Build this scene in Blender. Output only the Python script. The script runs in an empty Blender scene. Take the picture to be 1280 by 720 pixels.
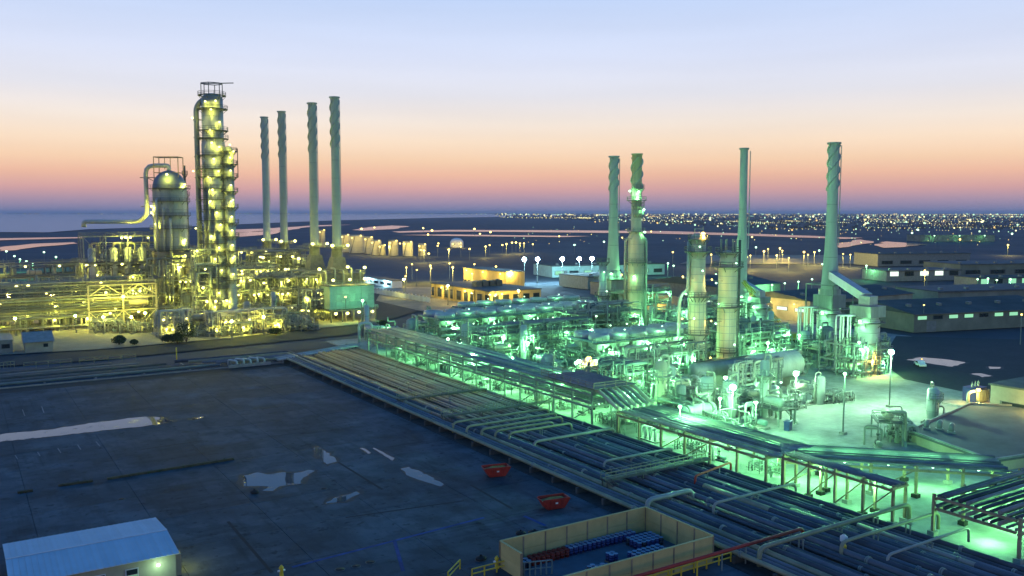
import bpy, math, random
from mathutils import Vector, Matrix
random.seed(7)
R = math.radians
SC = bpy.context.scene
COL = SC.collection

# ------------------------------------------------------------------ camera, sky, sun, exposure
CAM_H, FPX = 40.0, 1100.0
PITCH, YAW = math.atan(94 / FPX), R(32.5)
cd = bpy.data.cameras.new('camera'); cam = bpy.data.objects.new('camera', cd); COL.objects.link(cam)
cam.location = (0, 0, CAM_H); cam.rotation_euler = (R(90) - PITCH, 0, -YAW)
cd.sensor_width = 36; cd.lens = FPX / 1280 * 36; cd.clip_start = 1; cd.clip_end = 90000
SC.camera = cam

world = bpy.data.worlds.new('World'); SC.world = world; world.use_nodes = True
nt = world.node_tree; nt.nodes.clear()
wout = nt.nodes.new('ShaderNodeOutputWorld')
tc = nt.nodes.new('ShaderNodeTexCoord'); sep = nt.nodes.new('ShaderNodeSeparateXYZ')
nt.links.new(tc.outputs['Generated'], sep.inputs[0])
ramp = nt.nodes.new('ShaderNodeValToRGB'); nt.links.new(sep.outputs['Z'], ramp.inputs[0])
def lin(c): return tuple((v / 255 / 12.92) if v / 255 <= 0.04045 else ((v / 255 + 0.055) / 1.055) ** 2.4 for v in c)
SKY = [(0.000, (116, 121, 162)), (0.004, (131, 130, 165)), (0.014, (166, 143, 165)), (0.026, (206, 158, 158)), (0.042, (231, 181, 157)),
       (0.058, (240, 203, 171)), (0.078, (243, 218, 193)), (0.100, (237, 224, 213)), (0.130, (221, 221, 230)), (0.170, (209, 217, 239)),
       (0.225, (190, 208, 241)), (0.27, (140, 184, 236)), (0.34, (98, 164, 226)), (0.50, (48, 128, 204)), (0.75, (22, 106, 188)), (1.0, (14, 90, 172))]
el = ramp.color_ramp.elements
el[0].position, el[0].color = SKY[0][0], (*lin(SKY[0][1]), 1)
el[1].position, el[1].color = SKY[-1][0], (*lin(SKY[-1][1]), 1)
for p, c in SKY[1:-1]:
    e = el.new(p); e.color = (*lin(c), 1)
sky = nt.nodes.new('ShaderNodeTexSky'); sky.sky_type = 'NISHITA'; sky.sun_disc = False
sky.sun_elevation = R(-4.5); sky.sun_rotation = R(28)
bg1 = nt.nodes.new('ShaderNodeBackground'); bg1.inputs['Strength'].default_value = 1.0
bg2 = nt.nodes.new('ShaderNodeBackground'); bg2.inputs['Strength'].default_value = 0.05
wmp = nt.nodes.new('ShaderNodeMapping'); wmp.inputs['Scale'].default_value = (1.2, 1.2, 16); nt.links.new(tc.outputs['Generated'], wmp.inputs[0])
wno = nt.nodes.new('ShaderNodeTexNoise'); wno.inputs['Scale'].default_value = 1.6; wno.inputs['Detail'].default_value = 5; nt.links.new(wmp.outputs[0], wno.inputs['Vector'])
wmr = nt.nodes.new('ShaderNodeMapRange'); wmr.inputs['To Min'].default_value = 0.86; wmr.inputs['To Max'].default_value = 1.02; nt.links.new(wno.outputs['Fac'], wmr.inputs[0])
wsc = nt.nodes.new('ShaderNodeVectorMath'); wsc.operation = 'SCALE'; nt.links.new(ramp.outputs[0], wsc.inputs[0]); nt.links.new(wmr.outputs[0], wsc.inputs['Scale'])
nt.links.new(wsc.outputs[0], bg1.inputs[0]); nt.links.new(sky.outputs[0], bg2.inputs[0])
addw = nt.nodes.new('ShaderNodeAddShader')
nt.links.new(bg1.outputs[0], addw.inputs[0]); nt.links.new(bg2.outputs[0], addw.inputs[1])
nt.links.new(addw.outputs[0], wout.inputs['Surface'])

sd = bpy.data.lights.new('sun', 'SUN'); sun = bpy.data.objects.new('sun', sd); COL.objects.link(sun)
sd.energy = 0.02; sd.angle = R(25); sd.color = (1.0, 0.72, 0.55)
sun.rotation_euler = (R(86), 0, R(180 - 28))          # last afterglow, low, from beyond the plant

SC.view_settings.view_transform = 'Standard'; SC.view_settings.look = 'None'
SC.view_settings.exposure = 0.22; SC.view_settings.gamma = 1.0; SC.view_settings.use_curve_mapping = False
SC.render.engine = 'CYCLES'
cy = SC.cycles
cy.use_denoising = True; cy.max_bounces = 5; cy.diffuse_bounces = 2; cy.glossy_bounces = 3; cy.transmission_bounces = 2
cy.volume_bounces = 0; cy.sample_clamp_indirect = 3.0; cy.sample_clamp_direct = 0; cy.caustics_reflective = False; cy.caustics_refractive = False
cy.use_light_tree = True

# ------------------------------------------------------------------ placing: from a point of the photograph to a point of the place
_c, _s = math.cos(YAW), math.sin(YAW)
def P(px, py, z=0.0):
    u = (px - 640) / FPX; v = (360 - py) / FPX
    fy = math.cos(PITCH) + v * math.sin(PITCH); dz = -math.sin(PITCH) + v * math.cos(PITCH)
    t = (z - CAM_H) / dz
    X, Y = u * t, fy * t
    return Vector((X * _c + Y * _s, -X * _s + Y * _c, z))
def base_px(px, py, at_py):
    p = P(px, py); d = p[0]*_s + p[1]*_c; v = (360 - at_py)/FPX
    z = CAM_H + d*(-math.sin(PITCH) + v*math.cos(PITCH))/(math.cos(PITCH) + v*math.sin(PITCH))
    return 640 + (px-640)*(d*math.cos(PITCH) - (z-CAM_H)*math.sin(PITCH))/(d*math.cos(PITCH) + CAM_H*math.sin(PITCH))
def depth(p): return p[0] * _s + p[1] * _c
def ZT(p, py):
    v = (360 - py) / FPX
    return CAM_H + depth(p) * (-math.sin(PITCH) + v * math.cos(PITCH)) / (math.cos(PITCH) + v * math.sin(PITCH))
def WM(w, p): return w * math.hypot(depth(p), 0) / FPX      # pixels wide -> metres at that depth
RT = Vector((_c, -_s, 0)); FW = Vector((_s, _c, 0))         # to the right of and away from the camera

# ------------------------------------------------------------------ materials
MATS = {}
def mat(name, col, rough=0.6, metal=0.0, var=0.25, scale=0.6, bump=0.0, streak=False, spec=0.3, rv=.14):
    if name in MATS: return MATS[name]
    m = bpy.data.materials.new(name); m.use_nodes = True; MATS[name] = m
    n = m.node_tree.nodes; l = m.node_tree.links; b = n['Principled BSDF']
    b.inputs['Roughness'].default_value = rough; b.inputs['Metallic'].default_value = metal
    b.inputs['Specular IOR Level'].default_value = spec
    t = n.new('ShaderNodeTexCoord'); mp = n.new('ShaderNodeMapping'); l.new(t.outputs['Object'], mp.inputs[0])
    if streak: mp.inputs['Scale'].default_value = (1, 1, 0.12)
    no = n.new('ShaderNodeTexNoise'); no.inputs['Scale'].default_value = scale; no.inputs['Detail'].default_value = 6
    no.inputs['Roughness'].default_value = 0.65
    l.new(mp.outputs[0], no.inputs['Vector'])
    cr = n.new('ShaderNodeValToRGB'); l.new(no.outputs['Fac'], cr.inputs[0])
    e = cr.color_ramp.elements
    e[0].position = 0.3; e[1].position = 0.72
    e[0].color = (*[c * (1 - var) for c in col], 1); e[1].color = (*[min(1, c * (1 + var)) for c in col], 1)
    oi = n.new('ShaderNodeObjectInfo'); mul = n.new('ShaderNodeMapRange')
    mul.inputs['To Min'].default_value = 1-rv; mul.inputs['To Max'].default_value = 1+rv
    l.new(oi.outputs['Random'], mul.inputs['Value'])
    mx = n.new('ShaderNodeVectorMath'); mx.operation = 'SCALE'
    l.new(cr.outputs[0], mx.inputs[0]); l.new(mul.outputs[0], mx.inputs['Scale'])
    l.new(mx.outputs[0], b.inputs['Base Color'])
    if bump:
        bp = n.new('ShaderNodeBump'); bp.inputs['Strength'].default_value = bump; bp.inputs['Distance'].default_value = 0.05
        l.new(no.outputs['Fac'], bp.inputs['Height']); l.new(bp.outputs[0], b.inputs['Normal'])
    return m
def emit(name, col, strength, sample=False):
    if name in MATS: return MATS[name]
    m = bpy.data.materials.new(name); m.use_nodes = True; MATS[name] = m
    n = m.node_tree.nodes; l = m.node_tree.links
    n.remove(n['Principled BSDF'])
    e = n.new('ShaderNodeEmission'); e.inputs[0].default_value = (*col, 1); e.inputs[1].default_value = strength
    l.new(e.outputs[0], n['Material Output'].inputs[0])
    if not sample: m.cycles.emission_sampling = 'NONE'
    return m

SILVER = mat('aluminium cladding', (0.38, 0.42, 0.40), 0.45, 0.2, 0.2, 0.35, streak=True)
SILVER2 = mat('weathered cladding', (0.27, 0.31, 0.29), 0.5, 0.15, 0.28, 0.4, streak=True)
CREAM = mat('cream insulation', (0.50, 0.47, 0.34), 0.5, 0.1, 0.2, 0.4, streak=True)
STEEL = mat('galvanised steel', (0.22, 0.25, 0.23), 0.55, 0.1, 0.28, 0.8)
DARKSTEEL = mat('dark painted steel', (0.10, 0.11, 0.11), 0.55, 0.1, 0.3, 0.8)
RUSTSTEEL = mat('brown primed steel', (0.26, 0.20, 0.13), 0.65, 0.05, 0.3, 0.9)
GREYPAINT = mat('grey paint', (0.19, 0.21, 0.20), 0.5, 0.05, 0.25, 0.8)
STACKPAINT = mat('stack grey green paint', (0.36, 0.42, 0.37), 0.75, 0.0, 0.2, 0.25, streak=True, spec=.15)
GRATE = mat('walkway grating', (0.12, 0.13, 0.12), 0.7, 0.2, 0.3, 1.5)
PIPEDARK = mat('dark pipe paint', (0.065, 0.078, 0.095), 0.55, 0.0, 0.35, 0.25, spec=.2)
PIPEGREY = mat('pipe primer grey', (0.12, 0.14, 0.165), 0.55, 0.0, 0.3, 0.25, spec=.2)
PIPELAG = mat('lagged pipe', (0.26, 0.27, 0.24), 0.6, 0.05, 0.25, 0.3, spec=.25)
PIPEOLIVE = mat('olive pipe', (0.25, 0.26, 0.17), 0.5, 0.1, 0.25, 0.3)
PIPERED = mat('red fire main', (0.38, 0.045, 0.03), 0.45, 0.0, 0.2, 0.6)
CONC = mat('plant concrete', (0.34, 0.33, 0.29), 0.8, 0.0, 0.28, 0.12, 0.15)
CONC2 = mat('concrete plinth', (0.28, 0.27, 0.25), 0.85, 0.0, 0.25, 0.5)
FANBLUE = mat('blue fan deck', (0.06, 0.10, 0.19), 0.5, 0.1, 0.25, 0.5)
FANRING = mat('fan ring galvanised', (0.42, 0.45, 0.44), 0.4, 0.3, 0.2, 0.6)
BEIGE = mat('beige precast with lamplight tint', (0.50, 0.40, 0.17), 0.8, 0.0, 0.14, 0.5, 0.1, rv=.06)  # yellow light of an unseen lamp is worked into the beige
WALLB = mat('beige render wall', (0.36, 0.33, 0.24), 0.8, 0.0, 0.3, 0.15, streak=False)
ROOFB = mat('blue grey sheet roof', (0.55, 0.58, 0.60), 0.7, 0.0, 0.08, 0.3, spec=.2, rv=.04)
ROOFD = mat('dark flat roof', (0.10, 0.11, 0.11), 0.85, 0.0, 0.3, 0.15)
GLASS = mat('dark window glass', (0.02, 0.03, 0.035), 0.12, 0.0, 0.2, 0.5, spec=0.8)
TEALBOX = mat('teal panel paint', (0.28, 0.42, 0.38), 0.5, 0.1, 0.15, 0.4)
OILYELLOW = mat('yellow safety paint', (0.62, 0.44, 0.04), 0.5, 0.0, 0.15, 1.0)
SKIPRED = mat('red skip paint', (0.34, 0.03, 0.02), 0.5, 0.0, 0.3, 1.2)
SKIPIN = mat('rusty skip interior', (0.22, 0.17, 0.05), 0.8, 0.0, 0.35, 1.2)
WHITEP = mat('white paint', (0.72, 0.72, 0.70), 0.5, 0.0, 0.1, 0.6)
BLUEDRUM = mat('blue drum paint', (0.03, 0.045, 0.16), 0.4, 0.1, 0.25, 2.0)
REDDRUM = mat('red drum paint', (0.26, 0.03, 0.02), 0.45, 0.1, 0.25, 2.0)
DARKDRUM = mat('dark drum paint', (0.04, 0.045, 0.06), 0.45, 0.1, 0.3, 2.0)
LIDGREY = mat('drum lid grey', (0.26, 0.30, 0.36), 0.45, 0.2, 0.2, 2.0)
WOOD = mat('pallet wood', (0.25, 0.18, 0.10), 0.8, 0.0, 0.3, 2.0)
LEAF = mat('dark foliage', (0.045, 0.07, 0.025), 0.7, 0.0, 0.4, 0.8)
BARK = mat('bark', (0.10, 0.07, 0.05), 0.9, 0.0, 0.3, 2.0)
TANKP = mat('tank cream paint', (0.42, 0.40, 0.29), 0.55, 0.0, 0.2, 0.1, streak=True)
RUBBER = mat('black rubber', (0.02, 0.02, 0.02), 0.8, 0, 0.2, 1)

L_YEL = emit('sodium lamp glass', (1.0, 0.72, 0.16), 6.0)
L_LIME = emit('yellow lamp glass', (1.0, 0.95, 0.30), 5.0)
L_GRN = emit('mercury lamp glass', (0.55, 1.0, 0.66), 4.0)
L_WHT = emit('metal halide lamp glass', (0.80, 1.0, 0.92), 14.0)
L_BLU = emit('cool flood lamp glass', (0.72, 0.95, 1.0), 14.0)

ORD = ('closest', 'second closest', 'third closest', 'fourth closest', 'fifth closest', 'sixth closest', 'seventh closest', 'eighth closest', 'ninth closest', 'tenth closest', 'eleventh closest', 'twelfth closest')
NTH = ('first', 'second', 'third', 'fourth', 'fifth', 'sixth', 'seventh', 'eighth', 'ninth', 'tenth', 'eleventh', 'twelfth', 'thirteenth', 'fourteenth', 'fifteenth', 'sixteenth', 'seventeenth')
# ------------------------------------------------------------------ mesh building
class MB:
    def __init__(s): s.v = []; s.f = []; s.sm = []
    def _add(s, vs, fs, smooth=False):
        o = len(s.v); s.v += [tuple(v) for v in vs]; s.f += [tuple(i + o for i in f) for f in fs]; s.sm += [smooth] * len(fs); return s
    def box(s, x0, x1, y0, y1, z0, z1):
        return s._add([(x0,y0,z0),(x1,y0,z0),(x1,y1,z0),(x0,y1,z0),(x0,y0,z1),(x1,y0,z1),(x1,y1,z1),(x0,y1,z1)],
                      [(0,3,2,1),(4,5,6,7),(0,1,5,4),(1,2,6,5),(2,3,7,6),(3,0,4,7)])
    def cbox(s, c, sx, sy, sz): return s.box(c[0]-sx/2, c[0]+sx/2, c[1]-sy/2, c[1]+sy/2, c[2], c[2]+sz)
    def bar(s, p, q, w, h=None):
        h = h or w; p, q = Vector(p), Vector(q); d = (q - p)
        if d.length < 1e-6: return s
        d.normalize(); up = Vector((0,0,1)) if abs(d.z) < 0.95 else Vector((1,0,0))
        a = d.cross(up).normalized() * w / 2; b = a.cross(d).normalized() * h / 2
        vs = [p-a-b, p+a-b, p+a+b, p-a+b, q-a-b, q+a-b, q+a+b, q-a+b]
        return s._add(vs, [(0,3,2,1),(4,5,6,7),(0,1,5,4),(1,2,6,5),(2,3,7,6),(3,0,4,7)])
    def tube(s, pts, r, n=6, bend=None, caps=True):
        pts = [Vector(p) for p in pts]
        if bend and len(pts) > 2:
            out = [pts[0]]
            for i in range(1, len(pts) - 1):
                a, b, c = pts[i-1], pts[i], pts[i+1]
                k = min(bend, (a-b).length * .45, (c-b).length * .45)
                p0 = b + (a-b).normalized() * k; p1 = b + (c-b).normalized() * k
                for t in (0, .33, .67, 1): out.append(p0 * (1-t)**2 + b * 2*t*(1-t) + p1 * t*t)
            out.append(pts[-1]); pts = out
        vs, fs = [], []
        a = None
        for i, p in enumerate(pts):
            d = (pts[min(i+1, len(pts)-1)] - pts[max(i-1, 0)]).normalized()
            if a is None:
                up = Vector((0,0,1)) if abs(d.z) < 0.9 else Vector((1,0,0)); a = d.cross(up).normalized()
            a = (a - d * a.dot(d)).normalized(); b = d.cross(a)
            for k in range(n):
                t = 2 * math.pi * k / n; vs.append(p + (a * math.cos(t) + b * math.sin(t)) * r)
        for i in range(len(pts) - 1):
            for k in range(n): fs.append((i*n+k, i*n+(k+1) % n, (i+1)*n+(k+1) % n, (i+1)*n+k))
        s._add(vs, fs, n > 5)
        if caps:
            o = len(s.v) - len(vs)
            s.f.append(tuple(o + k for k in range(n))[::-1]); s.f.append(tuple(o + (len(pts)-1)*n + k for k in range(n))); s.sm += [False] * 2
        return s
    def lathe(s, c, prof, n=20, a0=0.0, a1=2*math.pi, smooth=True):
        full = abs(a1 - a0 - 2*math.pi) < 1e-6; m = n if full else n + 1; vs, fs = [], []
        for r, z in prof:
            for k in range(m):
                t = a0 + (a1 - a0) * k / n; vs.append((c[0] + r*math.cos(t), c[1] + r*math.sin(t), c[2] + z))
        for i in range(len(prof) - 1):
            for k in range(n): fs.append((i*m+k, i*m+(k+1) % m, (i+1)*m+(k+1) % m, (i+1)*m+k))
        return s._add(vs, fs, smooth)
    def disc_ring(s, c, r0, r1, z, th, n=20, a0=0.0, a1=2*math.pi):
        return s.lathe(c, [(r0, z), (r1, z), (r1, z+th), (r0, z+th), (r0, z)], n, a0, a1, False)
    def hdrum(s, p, q, r, n=14, k=0.45):          # horizontal drum with dished ends
        p, q = Vector(p), Vector(q); d = (q - p).normalized(); up = Vector((0,0,1)) if abs(d.z) < .9 else Vector((1,0,0))
        a = d.cross(up).normalized(); b = d.cross(a); vs, fs = [], []
        L = (q - p).length; st = [(-k*r, .02), (-.8*k*r, .55), (-.45*k*r, .86), (0, 1), (L, 1), (L+.45*k*r, .86), (L+.8*k*r, .55), (L+k*r, .02)]
        for t, f in st:
            for j in range(n):
                w = 2*math.pi*j/n; vs.append(p + d*t + (a*math.cos(w) + b*math.sin(w))*r*f)
        for i in range(len(st)-1):
            for j in range(n): fs.append((i*n+j, i*n+(j+1) % n, (i+1)*n+(j+1) % n, (i+1)*n+j))
        return s._add(vs, fs, True)
    def ball(s, c, r, n=8, m=5, sz=1.0):
        return s.lathe(c, [(max(.001, r*math.sin(math.pi*i/m)), -r*sz*math.cos(math.pi*i/m)) for i in range(m+1)], n)
    def mesh(s, name):
        me = bpy.data.meshes.new(name); me.from_pydata(s.v, [], s.f)
        me.polygons.foreach_set('use_smooth', s.sm); me.update(); return me
    def build(s, name, material, parent=None, loc=None, kind=None):
        me = s.mesh(name); me.materials.append(material)
        o = bpy.data.objects.new(name, me); COL.objects.link(o)
        if parent is not None: o.parent = parent
        if loc is not None: o.location = loc
        if kind: o['kind'] = kind
        return o

def tag(o, label, cat, group=None, kind=None):
    o['label'] = label; o['category'] = cat
    if group: o['group'] = group
    if kind: o['kind'] = kind
    return o
def thing(name, label, cat, loc=(0,0,0), rz=0.0, group=None):
    o = bpy.data.objects.new(name, None); COL.objects.link(o); o.empty_display_size = 0.5
    o.location = loc; o.rotation_euler = (0, 0, rz); return tag(o, label, cat, group, 'thing')
def struct(o, label, cat='ground'): o['kind'] = 'structure'; o['label'] = label; o['category'] = cat; return o
def copy_tree(o, loc=None, rz=None, label=None, group=None, parent=None, scale=None):
    c = o.copy(); COL.objects.link(c)
    if parent is not None: c.parent = parent
    if loc is not None: c.location = loc
    if rz is not None: c.rotation_euler = (0, 0, rz)
    if scale is not None: c.scale = scale
    if label: c['label'] = label
    if group: c['group'] = group
    for ch in list(o.children): copy_tree(ch, parent=c)
    return c
def poly(pts, z):
    m = MB(); pts = list(pts)
    if sum(a[0]*b[1] - b[0]*a[1] for a, b in zip(pts, pts[1:] + pts[:1])) < 0: pts.reverse()      # face up
    m._add([(p[0], p[1], z) for p in pts], [tuple(range(len(pts)))]); return m
def ppoly(pxs, z): return poly([P(x, y, z) for x, y in pxs], z)

LD = {}
def light(kind, parent, loc, mult=1.0):
    key = (kind, round(mult, 2))
    if key not in LD:
        col, pw = KIND[kind]
        d = bpy.data.lights.new('lamp_glow', 'POINT'); d.color = col; d.energy = pw * mult; d.shadow_soft_size = 0.25; LD[key] = d
    o = bpy.data.objects.new('lamp_glow', LD[key]); COL.objects.link(o); o.location = loc
    if parent is not None: o.parent = parent
    return o
LAMPM = {}
KIND = {'yel': ((0.95, 0.88, 0.10), 2450), 'grn': ((0.25, 1.0, 0.35), 3600), 'wht': ((0.48, 1.0, 0.55), 3600),
        'blu': ((0.45, 0.85, 1.0), 6000), 'org': ((1.0, 0.60, 0.12), 2000), 'warm': ((1.0, 0.74, 0.16), 3600)}
STRONG = {}
def bright_bulb(kind, r, mult):                 # a bulb that lights the place by itself
    key = (kind, round(r, 2), round(mult, 2))
    if key not in STRONG:
        col, pw = KIND[kind]
        m = emit('bright %s lamp glass %d' % (kind, len(STRONG)), col, pw*mult/(4*math.pi**2*r*r), True)
        me = MB().ball((0, 0, 0), r, 10, 6, 0.9).mesh('lamp'); me.materials.append(m); STRONG[key] = me
    return STRONG[key]
def lamp(parent, loc, kind='yel', r=0.5, glow=None, mult=1.0, off=(0, 0, -0.9), strong=False):
    m0 = {'yel': L_LIME, 'org': L_YEL, 'grn': L_GRN, 'wht': L_WHT, 'blu': L_BLU, 'warm': L_YEL}[kind]
    key = (kind, round(r, 2))
    if key not in LAMPM:
        m = MB(); m.ball((0, 0, 0), r, 10, 6, 0.85)
        me = m.mesh('lamp'); me.materials.append(m0)
        h = MB(); h.lathe((0, 0, 0), [(0.02, r*1.12), (r*0.34, r*1.02), (r*0.38, r*0.78), (0.02, r*.80)], 8)
        hm = h.mesh('lamp_hood'); hm.materials.append(DARKSTEEL); LAMPM[key] = (me, hm)
    me, hm = LAMPM[key]
    if strong: me = bright_bulb(kind, r, mult); glow = None
    o = bpy.data.objects.new('lamp', me); COL.objects.link(o); o.location = loc; o.parent = parent
    h = bpy.data.objects.new('hood', hm); COL.objects.link(h); h.parent = o
    if glow is not None: light(kind, parent, Vector(loc) + Vector(off), mult)
    return o

# ------------------------------------------------------------------ reusable pieces
def rect_rail(m, x0, x1, y0, y1, z, h=1.1, w=0.09, step=2.5):
    for a, b in (((x0,y0),(x1,y0)), ((x1,y0),(x1,y1)), ((x1,y1),(x0,y1)), ((x0,y1),(x0,y0))):
        L = math.hypot(b[0]-a[0], b[1]-a[1]); k = max(1, round(L/step))
        for t in (h, h*.55): m.bar((*a, z+t), (*b, z+t), w)
        for i in range(k):
            f = i/k; x, y = a[0]+(b[0]-a[0])*f, a[1]+(b[1]-a[1])*f; m.bar((x, y, z), (x, y, z+h), w)
    return m
def ring_rail(m, r, z, a0, a1, h=1.1, w=0.1, n=16):
    pts = [(r*math.cos(a0+(a1-a0)*k/n), r*math.sin(a0+(a1-a0)*k/n)) for k in range(n+1)]
    for i in range(n):
        for t in (h, h*.55): m.bar((*pts[i], z+t), (*pts[i+1], z+t), w)
        if i % 2 == 0: m.bar((*pts[i], z), (*pts[i], z+h), w)
    return m
def ring_platform(par, r, z, width=1.4, a0=0, a1=2*math.pi, m=None, th=0.22):
    p = MB().disc_ring((0,0,0), r+.05, r+width, z, th, 20, a0, a1)
    k = 6
    for i in range(k):
        a = a0 + (a1-a0)*(i+.5)/k
        p.bar((r*math.cos(a), r*math.sin(a), z-1.1), ((r+width*.9)*math.cos(a), (r+width*.9)*math.sin(a), z), 0.14)
    o = p.build('platform', m or GRATE, par)
    ring_rail(MB(), r+width-.08, z+th, a0, a1).build('handrail', m or DARKSTEEL, o)
    return o
def ladder(par, r, z0, z1, ang, m=None):
    q = MB(); c, s = math.cos(ang), math.sin(ang)
    for d in (-.28, .28): q.bar(((r+.35)*c - d*s, (r+.35)*s + d*c, z0), ((r+.35)*c - d*s, (r+.35)*s + d*c, z1), .1)
    z = z0
    while z < z1:
        q.bar(((r+.35)*c + .28*s, (r+.35)*s - .28*c, z), ((r+.35)*c - .28*s, (r+.35)*s + .28*c, z), .06); z += 1.0
    return q.build('ladder', m or STEEL, par)
def shell(par, prof, m, n=28, name='shell', bands=None, seam=None):
    o = MB().lathe((0,0,0), prof, n).build(name, m, par)
    if bands:
        b = MB()
        for r, z in bands: b.lathe((0,0,0), [(r, z-.07), (r+.05, z-.05), (r+.05, z+.05), (r, z+.07)], n, smooth=False)
        if seam:
            k, z0, z1, rr = seam
            for i in range(k):
                a = 2*math.pi*i/k; b.bar((rr*math.cos(a), rr*math.sin(a), z0), (rr*math.cos(a), rr*math.sin(a), z1), .07)
        b.build('cladding_bands', SILVER2 if m is CREAM else STEEL, o, kind='stuff')
    return o
def dome_prof(r, z, h, k=6): return [(max(.02, r*math.cos(math.pi/2*i/k)), z + h*math.sin(math.pi/2*i/k)) for i in range(k+1)]
def strakes(par, r, z0, z1, turns, fins=3, w=0.55, m=None):
    for f in range(fins):
        q = MB(); vs, fs = [], []; n = int(22*turns)
        for i in range(n+1):
            a = 2*math.pi*(turns*i/n + f/fins); z = z0 + (z1-z0)*i/n; c, s = math.cos(a), math.sin(a)
            for rr, dz in ((r-.1, -.18), (r+w, -.06), (r+w, .06), (r-.1, .18)): vs.append((rr*c, rr*s, z+dz))
        for i in range(n):
            for k in range(3): fs.append((i*4+k, i*4+k+1, (i+1)*4+k+1, (i+1)*4+k))
            fs.append((i*4+3, i*4, (i+1)*4, (i+1)*4+3))
        q._add(vs, fs, True); q.build('helical_strake', m or STACKPAINT, par)
def AV(p):                                     # angle that faces the camera from p
    return math.atan2(-p[1], -p[0])

# ================================================================== the setting
def noise_ground(name, cols, scale, rough=0.9, bump=0.2):
    m = bpy.data.materials.new(name); m.use_nodes = True; n = m.node_tree.nodes; l = m.node_tree.links; b = n['Principled BSDF']
    b.inputs['Roughness'].default_value = rough; b.inputs['Specular IOR Level'].default_value = 0.12
    t = n.new('ShaderNodeTexCoord')
    no = n.new('ShaderNodeTexNoise'); no.inputs['Scale'].default_value = scale; no.inputs['Detail'].default_value = 8; no.inputs['Roughness'].default_value = .62
    l.new(t.outputs['Object'], no.inputs['Vector'])
    cr = n.new('ShaderNodeValToRGB'); l.new(no.outputs['Fac'], cr.inputs[0]); e = cr.color_ramp.elements
    e[0].position = .32; e[0].color = (*cols[0], 1); e[1].position = .68; e[1].color = (*cols[1], 1)
    no2 = n.new('ShaderNodeTexNoise'); no2.inputs['Scale'].default_value = scale*9; no2.inputs['Detail'].default_value = 5
    l.new(t.outputs['Object'], no2.inputs['Vector'])
    mr = n.new('ShaderNodeMapRange'); mr.inputs['To Min'].default_value = .72; mr.inputs['To Max'].default_value = 1.28; l.new(no2.outputs['Fac'], mr.inputs[0])
    sc = n.new('ShaderNodeVectorMath'); sc.operation = 'SCALE'; l.new(cr.outputs[0], sc.inputs[0]); l.new(mr.outputs[0], sc.inputs['Scale'])
    oi = n.new('ShaderNodeObjectInfo'); m2 = n.new('ShaderNodeMapRange'); m2.inputs['To Min'].default_value = .93; m2.inputs['To Max'].default_value = 1.07
    l.new(oi.outputs['Random'], m2.inputs[0])
    s2 = n.new('ShaderNodeVectorMath'); s2.operation = 'SCALE'; l.new(sc.outputs[0], s2.inputs[0]); l.new(m2.outputs[0], s2.inputs['Scale'])
    l.new(s2.outputs[0], b.inputs['Base Color'])
    rr = n.new('ShaderNodeMapRange'); rr.inputs['To Min'].default_value = max(.05, rough-.25); rr.inputs['To Max'].default_value = min(1, rough+.1); l.new(no.outputs['Fac'], rr.inputs[0]); l.new(rr.outputs[0], b.inputs['Roughness'])
    bp = n.new('ShaderNodeBump'); bp.inputs['Strength'].default_value = bump; bp.inputs['Distance'].default_value = .03
    l.new(no2.outputs['Fac'], bp.inputs['Height']); l.new(bp.outputs[0], b.inputs['Normal'])
    return m
def water_mat(name, col, bump, scale, rough=0.06):
    m = bpy.data.materials.new(name); m.use_nodes = True; n = m.node_tree.nodes; l = m.node_tree.links; b = n['Principled BSDF']
    b.inputs['Base Color'].default_value = (*col, 1); b.inputs['Roughness'].default_value = rough; b.inputs['IOR'].default_value = 1.33
    b.inputs['Specular IOR Level'].default_value = .4
    t = n.new('ShaderNodeTexCoord'); no = n.new('ShaderNodeTexNoise'); no.inputs['Scale'].default_value = scale; no.inputs['Detail'].default_value = 3
    l.new(t.outputs['Object'], no.inputs['Vector']); bp = n.new('ShaderNodeBump'); bp.inputs['Strength'].default_value = bump; bp.inputs['Distance'].default_value = .1
    l.new(no.outputs['Fac'], bp.inputs['Height']); l.new(bp.outputs[0], b.inputs['Normal']); return m
LAND = noise_ground('dark salt flat', [(0.030, 0.042, 0.060), (0.085, 0.098, 0.115)], 0.006)
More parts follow.
